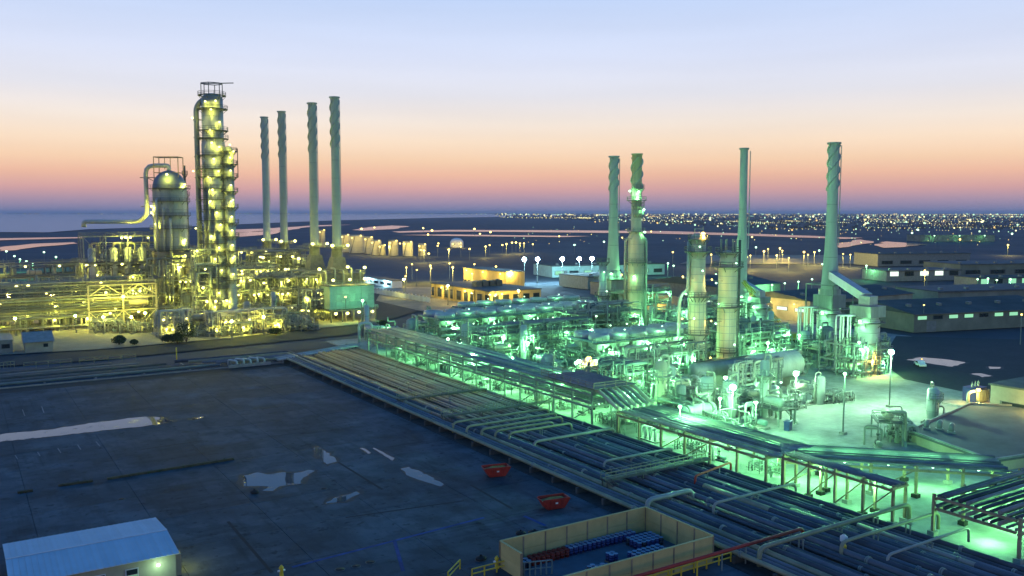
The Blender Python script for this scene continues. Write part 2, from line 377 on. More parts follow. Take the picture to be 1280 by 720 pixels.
def yard_mat():
    m = noise_ground('stained yard concrete', [(0.028, 0.041, 0.054), (0.085, 0.102, 0.112)], 0.05, 0.82, 0.3)
    n = m.node_tree.nodes; l = m.node_tree.links; b = n['Principled BSDF']; src = b.inputs['Base Color'].links[0].from_socket
    geo = n.new('ShaderNodeNewGeometry'); prev = src
    for sx, sy, sc, lo, hi, a, z in ((1, .10, .6, .52, .70, .66, 0), (.08, 1, .4, .55, .70, .68, 3), (1, 1, .8, .60, .67, .5, 7), (1, 1, .10, .48, .60, 1.4, 11), (1, 1, .22, .50, .56, .78, 17)):
        mp = n.new('ShaderNodeMapping'); mp.inputs['Scale'].default_value = (sx, sy, 1); mp.inputs['Location'].default_value = (z*13, z*7, z); mp.inputs['Rotation'].default_value = (0, 0, .25*(z % 3)); l.new(geo.outputs['Position'], mp.inputs[0])
        no = n.new('ShaderNodeTexNoise'); no.inputs['Scale'].default_value = sc; no.inputs['Detail'].default_value = 6; no.inputs['Roughness'].default_value = .6; l.new(mp.outputs[0], no.inputs['Vector'])
        mr = n.new('ShaderNodeMapRange'); mr.inputs['From Min'].default_value = lo; mr.inputs['From Max'].default_value = hi; mr.inputs['To Min'].default_value = 1.0; mr.inputs['To Max'].default_value = a; l.new(no.outputs['Fac'], mr.inputs[0])
        v = n.new('ShaderNodeVectorMath'); v.operation = 'SCALE'; l.new(prev, v.inputs[0]); l.new(mr.outputs[0], v.inputs['Scale']); prev = v.outputs[0]
    l.new(prev, b.inputs['Base Color'])
    for nd in n:                                     # stains run on from slab to slab
        if nd.type == 'TEX_NOISE' and nd.inputs['Vector'].links and nd.inputs['Vector'].links[0].from_node.type == 'TEX_COORD': l.new(geo.outputs['Position'], nd.inputs['Vector'])
    return m
YARDM = yard_mat()
JOINT = mat('joint tar', (0.018, 0.018, 0.018), 0.8, 0, 0.3, 1)
ROADM = noise_ground('road asphalt', [(0.032, 0.042, 0.048), (0.058, 0.068, 0.074)], 0.1)
PAVEL = noise_ground('sandy plant paving', [(0.20, 0.19, 0.15), (0.34, 0.32, 0.25)], 0.08)
PAVER = noise_ground('pale plant paving', [(0.17, 0.18, 0.165), (0.40, 0.40, 0.37)], 0.10)
SEA = water_mat('sea water', (0.08, 0.17, 0.30), 1.0, 0.02, 0.35)
LAG = water_mat('lagoon water', (0.03, 0.04, 0.06), 0.06, 0.03, 0.10)
PUD = water_mat('puddle water', (0.012, 0.03, 0.06), 0.01, 0.6, 0.02)
def ragged(m):
    n = m.node_tree.nodes; l = m.node_tree.links; b = n['Principled BSDF']; g_ = n.new('ShaderNodeNewGeometry'); no = n.new('ShaderNodeTexNoise'); no.inputs['Scale'].default_value = .55; no.inputs['Detail'].default_value = 7; no.inputs['Roughness'].default_value = .68
    l.new(g_.outputs['Position'], no.inputs['Vector']); mr = n.new('ShaderNodeMapRange'); mr.inputs['From Min'].default_value = .56; mr.inputs['From Max'].default_value = .70; mr.inputs['To Min'].default_value = .02; mr.inputs['To Max'].default_value = .5
    l.new(no.outputs['Fac'], mr.inputs[0]); l.new(mr.outputs[0], b.inputs['Roughness'])
ragged(PUD)
WETM = mat('wet drain reflected sky blue', (0.02, 0.06, 0.19), 0.65, 0, 0.5, 0.5, spec=.1)  # the sky's reflection in the wet drains is put into this blue
FADED = mat('faded line paint', (0.22, 0.23, 0.23), .8, 0, .4, 1.5)
DAMP = mat('damp concrete', (0.022, 0.028, 0.034), .6, 0, .35, .5, spec=.2)

g = MB(); S = 45000
g._add([(-S, -2000, 0), (S, -2000, 0), (S, S, 0), (-S, S, 0)], [(0, 1, 2, 3)])
struct(g.build('ground', LAND, None, (0, 0, -0.30)), 'dark sandy flat land reaching out to the horizon')

# sea on the far side, with a thin far shore
sea = [P(-700, 286, 0), P(60, 291, 0), P(110, 287, 0), P(240, 283, 0), P(420, 275.6, 0), P(560, 272.2, 0), P(700, 270.2, 0), P(770, 268.2, 0), P(770, 267.2, 0), P(-3500, 267.4, 0)]
struct(poly(sea, 0).build('sea', SEA, None, (0, 0, 0.9)), 'calm pale sea stretching to the far shore at dusk', 'sea')
def shore(name, pxs, label, z=0.3):
    pts = [P(x, y, 0) for x, y in pxs]; out = []
    for i, a in enumerate(pts):
        b = pts[(i+1) % len(pts)]; n = 4
        for k in range(n):
            q = a.lerp(b, k/n)
            if k: q = q + Vector((random.uniform(-1, 1), random.uniform(-1, 1), 0)) * (a-b).length * .03
            out.append(q)
    return struct(poly(out, z).build(name, LAG), label, 'water')
shore('lagoon', [(0, 309), (40, 305), (92, 303), (97, 304.5), (50, 308.5), (20, 313), (0, 314)], 'pinkish lagoon pool behind the long pipe building')
shore('lagoon', [(-60, 299), (0, 298), (60, 297), (108, 296.5), (100, 298), (0, 300.5), (-60, 302)], 'thin pale inlet just below the sea edge')
shore('lagoon', [(290, 287), (330, 286), (400, 281.5), (440, 280.8), (380, 284.5), (360, 288), (292, 291)], 'pale tidal pool behind the four stacks')
shore('lagoon', [(290, 292), (330, 288.5), (356, 289), (340, 293), (290, 297)], 'pink tidal pool beside the tall tower')
shore('lagoon', [(440, 287.5), (460, 284), (490, 282), (512, 283), (492, 286.5), (452, 288.5)], 'pink tidal channel above the storage tanks')
shore('lagoon', [(490, 289.5), (560, 287.5), (700, 288), (830, 289), (960, 293), (1080, 297.5), (1056, 299), (940, 295), (800, 291.6), (640, 290), (560, 289.6), (500, 291)], 'long pink lagoon strip crossing behind the plant')
shore('lagoon', [(500, 294), (560, 293.2), (640, 294.3), (738, 295.4), (700, 296.6), (610, 295.6)], 'narrow pink pool in front of the long lagoon')
shore('lagoon', [(1040, 306), (1075, 299.5), (1080, 300.5), (1092, 302), (1060, 309), (1050, 310)], 'small pink pool beside the straked furnace stack')
shore('lagoon', [(1093, 307), (1108, 302), (1130, 303.5), (1160, 305.5), (1130, 309), (1105, 310)], 'ragged pink pool below the green lit wall')

# yard of cast slabs
yard = MB(); yard.box(-150, 73.0, -20, 229.5, -0.6, -0.08)
yd = struct(yard.build('yard', JOINT), 'dark wet concrete yard cast in large slabs', 'yard')
ex, ey = 223/17, 11.6; sm = MB(); sm.box(-ex/2+.03, ex/2-.03, -ey/2+.03, ey/2-.03, -0.09, 0); sme = sm.mesh('slab'); sme.materials.append(YARDM)
x = -150 + ex/2
while x < 72.9:
    y = -20 + ey/2
    while y < 229:
        u = (x*_c - y*_s) / max(1, depth((x, y)))
        if depth((x, y)) > 70 and -.72 < u < .72:
            o = bpy.data.objects.new('slab', sme); COL.objects.link(o); o.parent = yd; o.location = (x, y, random.uniform(-.006, .006)); o.rotation_euler = (0, 0, random.choice((0, math.pi)))
        y += ey
    x += ex

def blob(name, pxs, label, m, cat='puddle', z=0.016, jit=.32):
    pts = [P(x_, y_, 0) for x_, y_ in pxs]; out = []
    for i, a in enumerate(pts):
        b = pts[(i+1) % len(pts)]; n = max(1, int((a-b).length / .9))
        for k in range(n):
            q = a.lerp(b, k/n); out.append(q + Vector((random.uniform(-jit, jit), random.uniform(-jit, jit), 0)))
    if name == 'puddle':
        c = sum(out, Vector())/len(out); dm = []
        for q in out: d = (q-c); dm.append(q + d.normalized()*random.uniform(.3, 1.3) if d.length > .01 else q)
        struct(poly(dm, z-.006).build('damp_patch', DAMP), 'dark damp margin of the ' + label.split(' on ')[0].split(' in ')[0], 'damp patch')
    return struct(poly(out, z).build(name, m), label, cat)
blob('puddle', [(-80, 551), (0, 543), (60, 537), (120, 528), (160, 523), (184, 520.5), (204, 522), (214, 527), (196, 531), (150, 536), (84, 543), (60, 546), (0, 552), (-80, 560)], 'long pale puddle streak crossing the dark yard', PUD)
blob('puddle', [(236, 523.5), (253, 520.5), (254, 522), (240, 525)], 'sliver of water past the end of the long streak', PUD)
blob('puddle', [(303, 604), (306, 595), (320, 591), (340, 593), (352, 591), (375, 591), (386, 587), (394, 588), (380, 597), (376, 604), (362, 606), (350, 608), (340, 614), (328, 613), (335, 608), (308, 608)], 'broad lobed puddle in the middle of the yard', PUD)
blob('puddle', [(390, 560), (398, 558.5), (412, 567), (421, 577), (409, 580.5), (402, 573)], 'pointed puddle beyond the broad lobed one', PUD)
blob('puddle', [(405, 628), (425, 620), (448, 614.5), (450, 618), (430, 627), (408, 630)], 'small curved puddle on the yard joint', PUD)
blob('puddle', [(450, 560), (454, 560), (464, 566), (461, 567.5)], 'tiny puddle dash near the pipeway', PUD, jit=.08)
blob('puddle', [(465, 560), (469, 560), (493, 573), (491, 576)], 'thin wet streak running towards the pipeway', PUD, jit=.08)
blob('puddle', [(500, 586), (510, 584), (530, 592), (556, 606), (551, 609), (530, 601), (512, 595)], 'narrow wedge shaped puddle pointing at the red skips', PUD)
def strip(name, a, b, w, label, m, z=.012, cat='drain'):
    p, q = P(*a), P(*b); d = (q-p).normalized(); n = Vector((-d.y, d.x, 0)) * w/2
    return struct(poly([p-n, q-n, q+n, p+n], z).build(name, m), label, cat)
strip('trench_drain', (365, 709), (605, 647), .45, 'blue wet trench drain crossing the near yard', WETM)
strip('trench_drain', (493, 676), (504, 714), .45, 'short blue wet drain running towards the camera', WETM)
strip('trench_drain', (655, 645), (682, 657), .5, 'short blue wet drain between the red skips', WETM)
strip('trench_drain', (432, 647), (580, 626), .35, 'dark drain slot along the middle slab joint', JOINT)
strip('trench_drain', (423, 578), (478, 612), .4, 'dark drain slot running from the pointed puddle', JOINT)
strip('trench_drain', (588, 606), (640, 636), .4, 'dark drain slot passing the farther red skip', JOINT)
strip('trench_drain', (285, 652), (340, 716), .4, 'dark slot running beside the cabin end', JOINT)
strip('trench_drain', (176, 562), (252, 551), .35, 'faint dark slot beyond the weedy kerb', JOINT)
for i, (a, b) in enumerate([((19, 569), (22, 574)), ((47, 565), (50, 570)), ((72, 560), (76, 566)), ((97, 556), (101, 562)), ((120, 552), (125, 558)), ((28, 512), (31, 520)), ((52, 508), (55, 516))]):
    o = strip('bay_marking', a, b, .16, NTH[i] + ' short faded white bay line beside the long puddle streak', FADED, .014, 'marking'); o['group'] = 'faded bay lines on the yard'
def kerb(a, b, label):
    p, q = P(*a), P(*b); m = MB().bar(p + Vector((0, 0, .15)), q + Vector((0, 0, .15)), .5, .3)
    o = m.build('kerb', mat('mossy kerb', (0.07, 0.06, 0.035), .9, 0, .4, .8, .3)); struct(o, label, 'kerb')
    w = MB(); L = (q-p).length
    for i in range(int(L*5)):
        c = p.lerp(q, random.random()) + Vector((random.uniform(-.4, .4), random.uniform(-.4, .4), 0)); h = random.uniform(.15, .5)
        for k in range(3):
            t = random.uniform(0, 6.28); d = Vector((math.cos(t), math.sin(t), 0)) * .12
            w._add([c-d, c+d, c+d*.3+Vector((random.uniform(-.1, .1), random.uniform(-.1, .1), h))], [(0, 1, 2)])
    tag(w.build('weeds', LEAF), label.replace('kerb', 'kerb weeds'), 'weeds', None, 'stuff')
kerb((73, 608), (116, 602), 'short low kerb with weeds beyond the cabin')
kerb((134, 599.5), (291, 574.5), 'long low kerb with weeds across the yard')
kerb((22, 617), (41, 614), 'stub of low kerb at the frame edge')

# paving of the two process areas, roads
lot = poly([P(1100, 452), P(1130, 474), P(1215, 492), P(1300, 512), P(1420, 470), P(1300, 425), P(1120, 420)], 0)
struct(lot.build('lorry_lot', ROADM, None, (0, 0, .010)), 'dark asphalt lot right of the furnaces', 'ground')
blob('puddle', [(1134, 450), (1150, 446.5), (1180, 449), (1207, 453), (1190, 458.5), (1165, 455)], 'pale puddle on the asphalt lot behind the star lamp', PUD, z=.022)
blob('puddle', [(1213, 467), (1225, 466.5), (1240, 470), (1228, 471.5)], 'small puddle on the asphalt lot near the block house', PUD, z=.022)
blob('puddle', [(1236, 458.5), (1252, 459), (1250, 461), (1236, 461)], 'tiny puddle on the asphalt lot below the green eaved shed', PUD, z=.022)
pl = poly([P(-60, 447), P(130, 436), P(282, 423), P(380, 412), P(470, 403), P(470, 385), P(330, 370), P(-60, 385)], 0)
struct(pl.build('plant_paving', PAVEL, None, (0, 0, .004)), 'sandy yellow lit paving under the tall tower unit', 'paving')
pr = MB().box(97.6, 262, 20, 262, -.4, 0)
struct(pr.build('process_paving', PAVER, None, (0, 0, .004)), 'pale green lit concrete paving under the process unit', 'paving')
rd = poly([P(-60, 462), P(130, 449.5), P(290, 433), P(440, 418), P(470, 404), P(380, 413), P(282, 424), P(130, 437.5), P(-60, 449)], 0)
struct(rd.build('road', ROADM, None, (0, 0, .012)), 'dark asphalt road between yard and tower unit', 'road')
rd = poly([P(470, 404), P(540, 384), P(700, 384), P(720, 378), P(640, 352), P(455, 352), P(380, 366), P(470, 385)], 0)
struct(rd.build('open_ground', ROADM, None, (0, 0, .008)), 'dark open ground before the lit office block', 'ground')

# ================================================================== tall stacks
def stack(seen_px, dist_py, top_py, bot_z, wtop, wbot, label, strake=(0, 0), flare=None, cap=True, m=STACKPAINT, group=None):
    p = P(base_px(seen_px, dist_py, top_py+60), dist_py); zt = ZT(p, top_py); rt, rb = WM(wtop, p)/2*.94, WM(wbot, p)/2*.94
    t = thing('stack', label, 'stack', (p.x, p.y, bot_z), 0, group); h = zt - bot_z
    prof = [(rb*(flare or 1), 0), (rb*(flare or 1)*.98, h*.02)]
    if flare: prof += [(rb, h*.30)]
    prof += [(rt, h*.55), (rt, h)]
    sh = shell(t, prof, m, 24, 'shaft', bands=[(rb + (rt-rb)*min(1, k/.55) if not flare or k > .3 else rb*flare + (rb-rb*flare)*k/.3, h*k) for k in (.22, .34, .46, .58)])
    MB().disc_ring((0, 0, 0), rt*.8, rt*1.02, h-.3, .32, 20).build('mouth', DARKSTEEL, t)
    if cap: MB().disc_ring((0, 0, 0), rt, rt*1.28, h-.5, .5, 20).build('rim_ring', m, t)
    if strake[0]: strakes(t, rt, h - (zt - ZT(p, strake[0])), h - .8, strake[1], 3, rt*.26, m)
    ladder(t, rt*1.0 if not flare else rb, h*.3, h*.98, AV(p) + 1.9, m)
    return t, p
HB = 27.0
stk = []
for bx, dy, ty, w, ww, sy, lab in [(331.5, 372.6, 146, 8.5, 9.5, 200, 'shortest of the four straked stacks, nearest the tall tower'),
        (353, 378.6, 139, 9, 10, 198, 'second of the four straked stacks counted from the tower'),
        (391, 388.8, 128.5, 10.5, 11.5, 191, 'third of the four straked stacks counted from the tower'),
        (419, 395, 121, 11, 12, 185, 'tallest of the four straked stacks, farthest from the tower')]:
    t, p = stack(bx, dy, ty, HB, w, ww, 'grey green steel chimney, ' + lab, (sy, 1.35), cap=True, group='four straked stacks of the tower unit'); stk.append(p)
t_a, p_a = stack(767, 408, 195, 20.0, 11.5, 13, 'straked grey chimney rising behind the thin column of the green unit', (238, .95), flare=1.35)
t_c, p_c = stack(929, 424, 185, 15.0, 10, 14, 'plain smooth slender chimney between the pale columns and the furnace', (0, 0), flare=1.1)
t_d, p_d = stack(1041, 438, 178, 18.0, 14, 16, 'straked pale chimney flaring out over the round furnace', (238, 1.15), flare=1.45)

# ================================================================== left unit: the tall tower and its companions
pt = P(base_px(268, 412, 230), 412); sc_ = depth(pt) / FPX
zt = lambda y, p=pt: ZT(p, y)
T = thing('distillation_tower', 'tallest multi platform distillation tower lit by yellow lamps', 'tower', (pt.x, pt.y, 0))
rU, rL = 12.8*sc_, 14.0*sc_
shell(T, [(rL, 0), (rL, zt(181)), (rU, zt(174)), (rU, zt(124))] + dome_prof(rU, zt(124), 2.0), SILVER, 28,
      bands=[(rL, zt(y)) for y in range(200, 400, 16)] + [(rU, zt(y)) for y in (132, 146, 158)])
af = AV(pt)
for i, y in enumerate([120, 137, 164, 174, 195, 212, 222, 236, 250, 262, 276, 290, 304, 318, 332, 346, 360, 376]):
    r = rU if y < 176 else rL; a = af + random.uniform(-.5, .5); sp = 2*math.pi if y in (120,) else random.choice((3.6, 4.4, 5.2))
    pf = ring_platform(T, r, zt(y), 1.5 if y != 120 else 1.1, a - sp/2, a + sp/2)
for y, da in [(130, .25), (131, -.5), (141, -.1), (156, .5), (166, -.2), (182, -.1), (187, .4), (202, .0), (217, .3), (224, -.4), (240, -.15), (254, -.3), (268, .1), (283, .35), (297, -.3), (311, .2), (325, -.1), (339, .35), (352, -.4), (367, .1), (384, -.2)]:
    r = rU if y < 176 else rL; a = af + da
    lamp(T, ((r+.95)*math.cos(a), (r+.95)*math.sin(a), zt(y)+.6), 'yel', .34, True, .17, (.35*math.cos(a), .35*math.sin(a), -.5))
for a in (af+.9, af-.7): ladder(T, rL, 2, zt(182), a)
ladder(T, rU, zt(174), zt(119), af+.6)
for y, da in ((150, -.9), (190, .9), (215, -.95), (250, .8), (285, -.9), (320, .8), (355, -.8)):  # fill lamps added on brackets to brighten the tower's dark sides
    a = af + da; d_ = rL + 4.2; lamp(T, (d_*math.cos(a), d_*math.sin(a), zt(y)), 'yel', .3, True, .28, (0, 0, -.5)); MB().bar(((rL-.2)*math.cos(a), (rL-.2)*math.sin(a), zt(y)-.5), (d_*math.cos(a), d_*math.sin(a), zt(y)+.2), .14).build('added_lamp_bracket', DARKSTEEL, T)
tr = MB()
for y0 in (120,):
    z0, z1 = zt(119), zt(104.5)
    for a in range(6): tr.bar((rU*math.cos(a*1.047), rU*math.sin(a*1.047), z0), (rU*math.cos(a*1.047), rU*math.sin(a*1.047), z1), .22)
    for k in range(6):
        a, b = k*1.047, (k+1)*1.047; tr.bar((rU*math.cos(a), rU*math.sin(a), z1), (rU*math.cos(b), rU*math.sin(b), z1), .25)
    e = RT * 30*sc_*.9; tr.bar((-RT.x*rU, -RT.y*rU, z1), (e.x, e.y, z1+.2), .28)
tr.build('top_davit_frame', DARKSTEEL, T)
# overhead line down the left flank
L0 = -RT * 20.0*sc_
m = MB(); m.tube([(0, 0, zt(126)), (L0.x*.6, L0.y*.6, zt(126)+.5), (L0.x, L0.y, zt(134)), (L0.x, L0.y, 6)], 3.2*sc_, 12, 2.5)
ov = m.build('overhead_pipe', SILVER2, T)
m = MB()
for y in (150, 172, 196, 222, 250, 280, 310, 340): m.bar((L0.x*1.2, L0.y*1.2, zt(y)), (L0.x*.4, L0.y*.4, zt(y)), .3)
m.build('pipe_brackets', DARKSTEEL, ov)
for k, dx in enumerate((-9, -2, 5, 9)):
    o_ = RT*dx*sc_*.9 - FW*(rL+.55)*math.sqrt(max(.05, 1-(dx/14.5)**2)); m = MB()
    m.tube([(o_.x, o_.y, 3), (o_.x, o_.y, zt(206+k*28)), (o_.x*.7, o_.y*.7, zt(204+k*28)+1)], .42, 8, 1); m.build('riser_pipe', (PIPELAG, SILVER2)[k % 2], T)

ps = pt + RT*19.5*sc_ - FW*1.0
S2 = thing('side_stripper', 'slimmer side column clamped against the tall tower flank', 'tower', (ps.x, ps.y, 0)); r2 = 6.2*sc_
shell(S2, [(r2, 0), (r2, zt(189))] + dome_prof(r2, zt(189), 1.6), SILVER2, 20, bands=[(r2, zt(y)) for y in range(200, 400, 20)])
for y in (190, 206, 222, 240, 260, 279, 296, 314, 330, 350):
    ring_platform(S2, r2, zt(y), 1.2, af - 1.2, af + 2.4)
    lamp(S2, ((r2+.8)*math.cos(af+.2), (r2+.8)*math.sin(af+.2), zt(y)+2.2), 'yel', .34, True, .14, (0.3*math.cos(af), .3*math.sin(af), -.5))
m = MB(); q = RT*(r2+1.4)
for y in (190, 206, 222): m.bar((q.x, q.y, zt(222)), (q.x, q.y, zt(186)), .2)
m.build('davit_post', DARKSTEEL, S2)

# domed reactor vessel on a table structure
pv = P(base_px(213, 398, 270), 398); sv = depth(pv)/FPX; zv = lambda y: ZT(pv, y)
V = thing('domed_reactor', 'fat dome topped reactor vessel with bent overhead pipe', 'reactor vessel', (pv.x, pv.y, 0)); rv = 20*sv; av = AV(pv)
shell(V, [(rv*.55, zv(330)), (rv*.7, zv(316)), (rv*.98, zv(310)), (rv, zv(305)), (rv, zv(236))], SILVER2, 32, 'shell', bands=[(rv, zv(y)) for y in (245, 262, 280, 296)])
MB().lathe((0, 0, 0), [(rv*1.02, zv(237))] + dome_prof(rv, zv(236), (zv(213)-zv(236)), 8), 32).build('dome', mat('blue grey dome paint', (0.16, 0.20, 0.24), .5, .1, .2, .4), V)
for y, w in ((236, 1.4), (252, 1.2), (270, 1.3), (286, 1.4), (312, 2.4)): ring_platform(V, rv, zv(y), w, av - 2.2 + random.random(), av + 2.2 + random.random()*.6)
m = MB(); q0 = -RT*29*sv
m.tube([(0, 0, zv(213)-.5), (0, 0, zv(207)), (q0.x, q0.y, zv(207)), (q0.x, q0.y, zv(268)), (q0.x-RT.x*3, q0.y-RT.y*3, zv(277)), (q0.x-RT.x*24, q0.y-RT.y*24, zv(277)), (q0.x-RT.x*24, q0.y-RT.y*24, zv(284))], 2.7*sv, 12, 3.2)
ovp = m.build('overhead_pipe', SILVER, V)
m = MB()
for y in (222, 258): m.bar((q0.x*1.25, q0.y*1.25, zv(y)), (q0.x*.5, q0.y*.5, zv(y)), .3); m.bar((q0.x*.95, q0.y*.95, zv(y)), (q0.x*.55, q0.y*.55, zv(y+6)), .22)
m.build('pipe_brackets', RUSTSTEEL, ovp)
m = MB(); zt0, zt1 = zv(226), zv(196.5)
cs = [RT*(dx*sv) + FW*dy for dx, dy in ((-16, -2), (14, -2), (14, 3), (-16, 3))]
for c in cs: m.bar((c.x, c.y, zt0-3), (c.x, c.y, zt1), .26)
for i in range(4):
    a, b = cs[i], cs[(i+1) % 4]
    m.bar((a.x, a.y, zt1), (b.x, b.y, zt1), .3); m.bar((a.x, a.y, zv(216)), (b.x, b.y, zv(216)), .2)
m.bar((*(-RT*5*sv)[:2], zv(212)), (*(-RT*5*sv)[:2], zt1), .22); m.bar((*(RT*2*sv)[:2], zv(212)), (*(RT*2*sv)[:2], zt1), .22)
m.bar((*cs[1][:2], zt1), (*(cs[1]+RT*6*sv)[:2], zt1-.3), .26)
m.build('top_davit_frame', RUSTSTEEL, V)
for k, (x_, y_) in enumerate(((-1, -1), (1, -1), (1, 1), (-1, 1))):
    MB().box(x_*rv*.8-.9, x_*rv*.8+.9, y_*rv*.8-.9, y_*rv*.8+.9, 0, zv(318)).build('table_leg', CONC2, V)
MB().box(-rv, rv, -rv, rv, zv(318), zv(314)).build('table_slab', CONC2, V)
for k in range(3):
    o_ = RT*(-8+8*k)*sv - FW*(rv+.5); m = MB(); m.tube([(o_.x, o_.y, zv(330)), (o_.x, o_.y, zv(250+12*k)), (o_.x*.8, o_.y*.8, zv(248+12*k))], .5, 8, 1); m.build('riser_pipe', SILVER, V)
for dx, y in ((6, 219), (21, 231), (-18, 258), (-21, 266), (-10, 280), (14, 330), (-4, 334), (20, 300), (20, 318)):
    o_ = RT*dx*sv - FW*(rv*math.sqrt(max(0.02, 1-(dx/20.5)**2)) + 1.0); lamp(V, (o_.x, o_.y, zv(y)), 'yel', .45, True, .6, (0, 0, -.8))
pf_ = P(236.5, 394); sf = depth(pf_)/FPX
F = thing('flare_pipe', 'thin dark vent stack standing between dome and tall tower', 'stack', (pf_.x, pf_.y, 0))
zf = lambda y: ZT(pf_, y)
shell(F, [(3.2*sf, 0), (3.1*sf, zf(250)), (2.2*sf, zf(240)), (1.3*sf, zf(232)), (1.1*sf, zf(208)), (1.4*sf, zf(207))], DARKSTEEL, 14, 'shaft')
for y in (218, 244): ring_platform(F, 1.3*sf if y < 235 else 3*sf, zf(y), .7)

# ================================================================== steel frames with equipment
def frame(name, label, x0, y0, nx, ny, bx, by, zs, seed, cat='steel structure', m=STEEL, lampkind='yel', nl=6, glow=True, pipes=26, mult=.5, brace=True, group=None, deck=True, rz=0, pm=(PIPELAG, SILVER2, PIPEGREY), lr=.42):
    rnd = random.Random(seed); t = thing(name, label, cat, (x0, y0, 0), rz, group); W, D = nx*bx, ny*by
    for i in range(nx+1):
        for j in range(ny+1):
            MB().box(i*bx-.17, i*bx+.17, j*by-.17, j*by+.17, 0, zs[-1]+ (0.6 if rnd.random() < .3 else 0)).build('post', m, t)
    zp = 0
    for li, z in enumerate(zs):
        b = MB()
        for i in range(nx+1): b.bar((i*bx, -.1, z-.2), (i*bx, D+.1, z-.2), .26, .36)
        for j in range(ny+1): b.bar((-.1, j*by, z-.25), (W+.1, j*by, z-.25), .26, .36)
        bo = b.build('beam_grid', m, t)
        if deck:
            u0 = 0 if rnd.random() < .6 else bx*rnd.randrange(0, nx); MB().box(u0, W, -.15, D+.15, z, z+.1).build('deck', GRATE, bo)
            rect_rail(MB(), u0, W, -.1, D+.1, z+.1).build('handrail', m, bo)
        if brace and rnd.random() < .8:
            q = MB(); i = rnd.randrange(nx)
            q.bar((i*bx, -.05, zp), ((i+1)*bx, -.05, z-.3), .16); q.bar(((i+1)*bx, -.05, zp), (i*bx, -.05, z-.3), .16); q.build('brace', m, t)
        zp = z
    # pipework threaded through the levels
    groups = [MB() for _ in pm]
    pipes = int(pipes*1.4); nl = int(nl*1.25)
    for k in range(pipes//2):
        q = rnd.choice(groups); x = rnd.uniform(0, W); y = rnd.choice((-.6, -.9, rnd.uniform(0, D))); z0 = rnd.choice([0] + list(zs[:-1])); q.tube([(x, y, z0), (x, y, min(zs[-1]+rnd.uniform(.5, 3.5), z0 + rnd.uniform(3, 9)))], rnd.uniform(.07, .15), 6)
    for k in range(pipes):
        q = rnd.choice(groups); r = rnd.choice((.12, .16, .2, .28, .36)); x = rnd.uniform(.4, W-.4); y = rnd.uniform(-.8, D)
        z0 = rnd.choice([0.4] + list(zs[:-1])) + rnd.uniform(.4, 1.2); z1 = min(zs[-1] + 2.2, z0 + rnd.uniform(2, 7)); x2 = min(max(x + rnd.uniform(-8, 8), -.5), W+.5)
        mode = rnd.random()
        if mode < .4: q.tube([(x, y, z0-1), (x, y, z1), (x2, y, z1), (x2, y, max(.2, z1 - rnd.uniform(1, 5)))], r, 6, .7)
        elif mode < .7: q.tube([(-.5, y, z0), (x, y, z0), (x, y, z1), (W+.5, y, z1)], r, 6, .7)
        else: q.tube([(x, -1.2, z0), (x, y+1, z0), (x, y+1, z1)], r, 6, .6)
    for q, mm in zip(groups, pm):
        if q.v: q.build('pipework', mm, t, kind='stuff')
    for li, z in enumerate([0] + list(zs[:-1])):
        k = max(1, int(W/7))
        for i in range(k):
            if rnd.random() < .55:
                cx = W*(i+.5)/k; hgt = (zs[li] - z); v = MB()
                if rnd.random() < .5: rr = min(1.1, hgt*.28); v.hdrum((cx-2.2, D*.45, z+rr+.5), (cx+2.2, D*.45, z+rr+.5), rr, 12); v.box(cx-1.6, cx-1.3, D*.45-rr*.8, D*.45+rr*.8, z, z+rr*.6); v.box(cx+1.3, cx+1.6, D*.45-rr*.8, D*.45+rr*.8, z, z+rr*.6); v.build('exchanger', rnd.choice((SILVER, SILVER2, CREAM)), t)
                else: rr = rnd.uniform(.6, 1.1); v.lathe((cx, D*.4, z), [(rr*.8, 0), (rr, .8), (rr, hgt*.8)] + dome_prof(rr, hgt*.8, rr*.5), 12); v.build('drum', rnd.choice((SILVER, SILVER2)), t)
    if lampkind == 'grn': lr *= .62
    for k in range(nl):
        z = rnd.choice(zs) - rnd.uniform(.6, 1.0); x = rnd.uniform(.3, W-.3); y = rnd.choice((-.5, -.5, D*.5))
        lamp(t, (x, y, z), lampkind, lr * rnd.uniform(.8, 1.15), True if glow and k % 2 == 0 else None, mult, (0, -.6, -.5))
    return t

def gp(px, py, z=0): return P(px, py, z)
# long pipe building on the left
a0 = gp(-40, 412); 
frame('pipe_gallery', 'long open pipe gallery of stacked lines at the left frame edge', -8, 334, 9, 2, 6.6, 6, (4.5, 7.5, 10.5, 13.5, 16.5), 11, 'pipe gallery', pipes=90, nl=22, mult=.45, brace=False)
# rows of horizontal pipes stacked in it
tg = thing('stacked_pipe_run', 'stack of long level pipes along the front of the gallery', 'pipes', (-10, 332.6, 0))
for k in range(13):
    z = 5.0 + k*.95; r = random.choice((.18, .25, .33, .25)); MB().tube([(0, random.uniform(-.25, .25), z), (62, random.uniform(-.25, .25), z)], r, 8).build('pipe', random.choice((PIPELAG, SILVER2, PIPEOLIVE, PIPEGREY)), tg)
for x_ in range(0, 63, 10): MB().box(x_-.15, x_+.15, .45, .8, 0, 17.5).build('post', STEEL, tg)
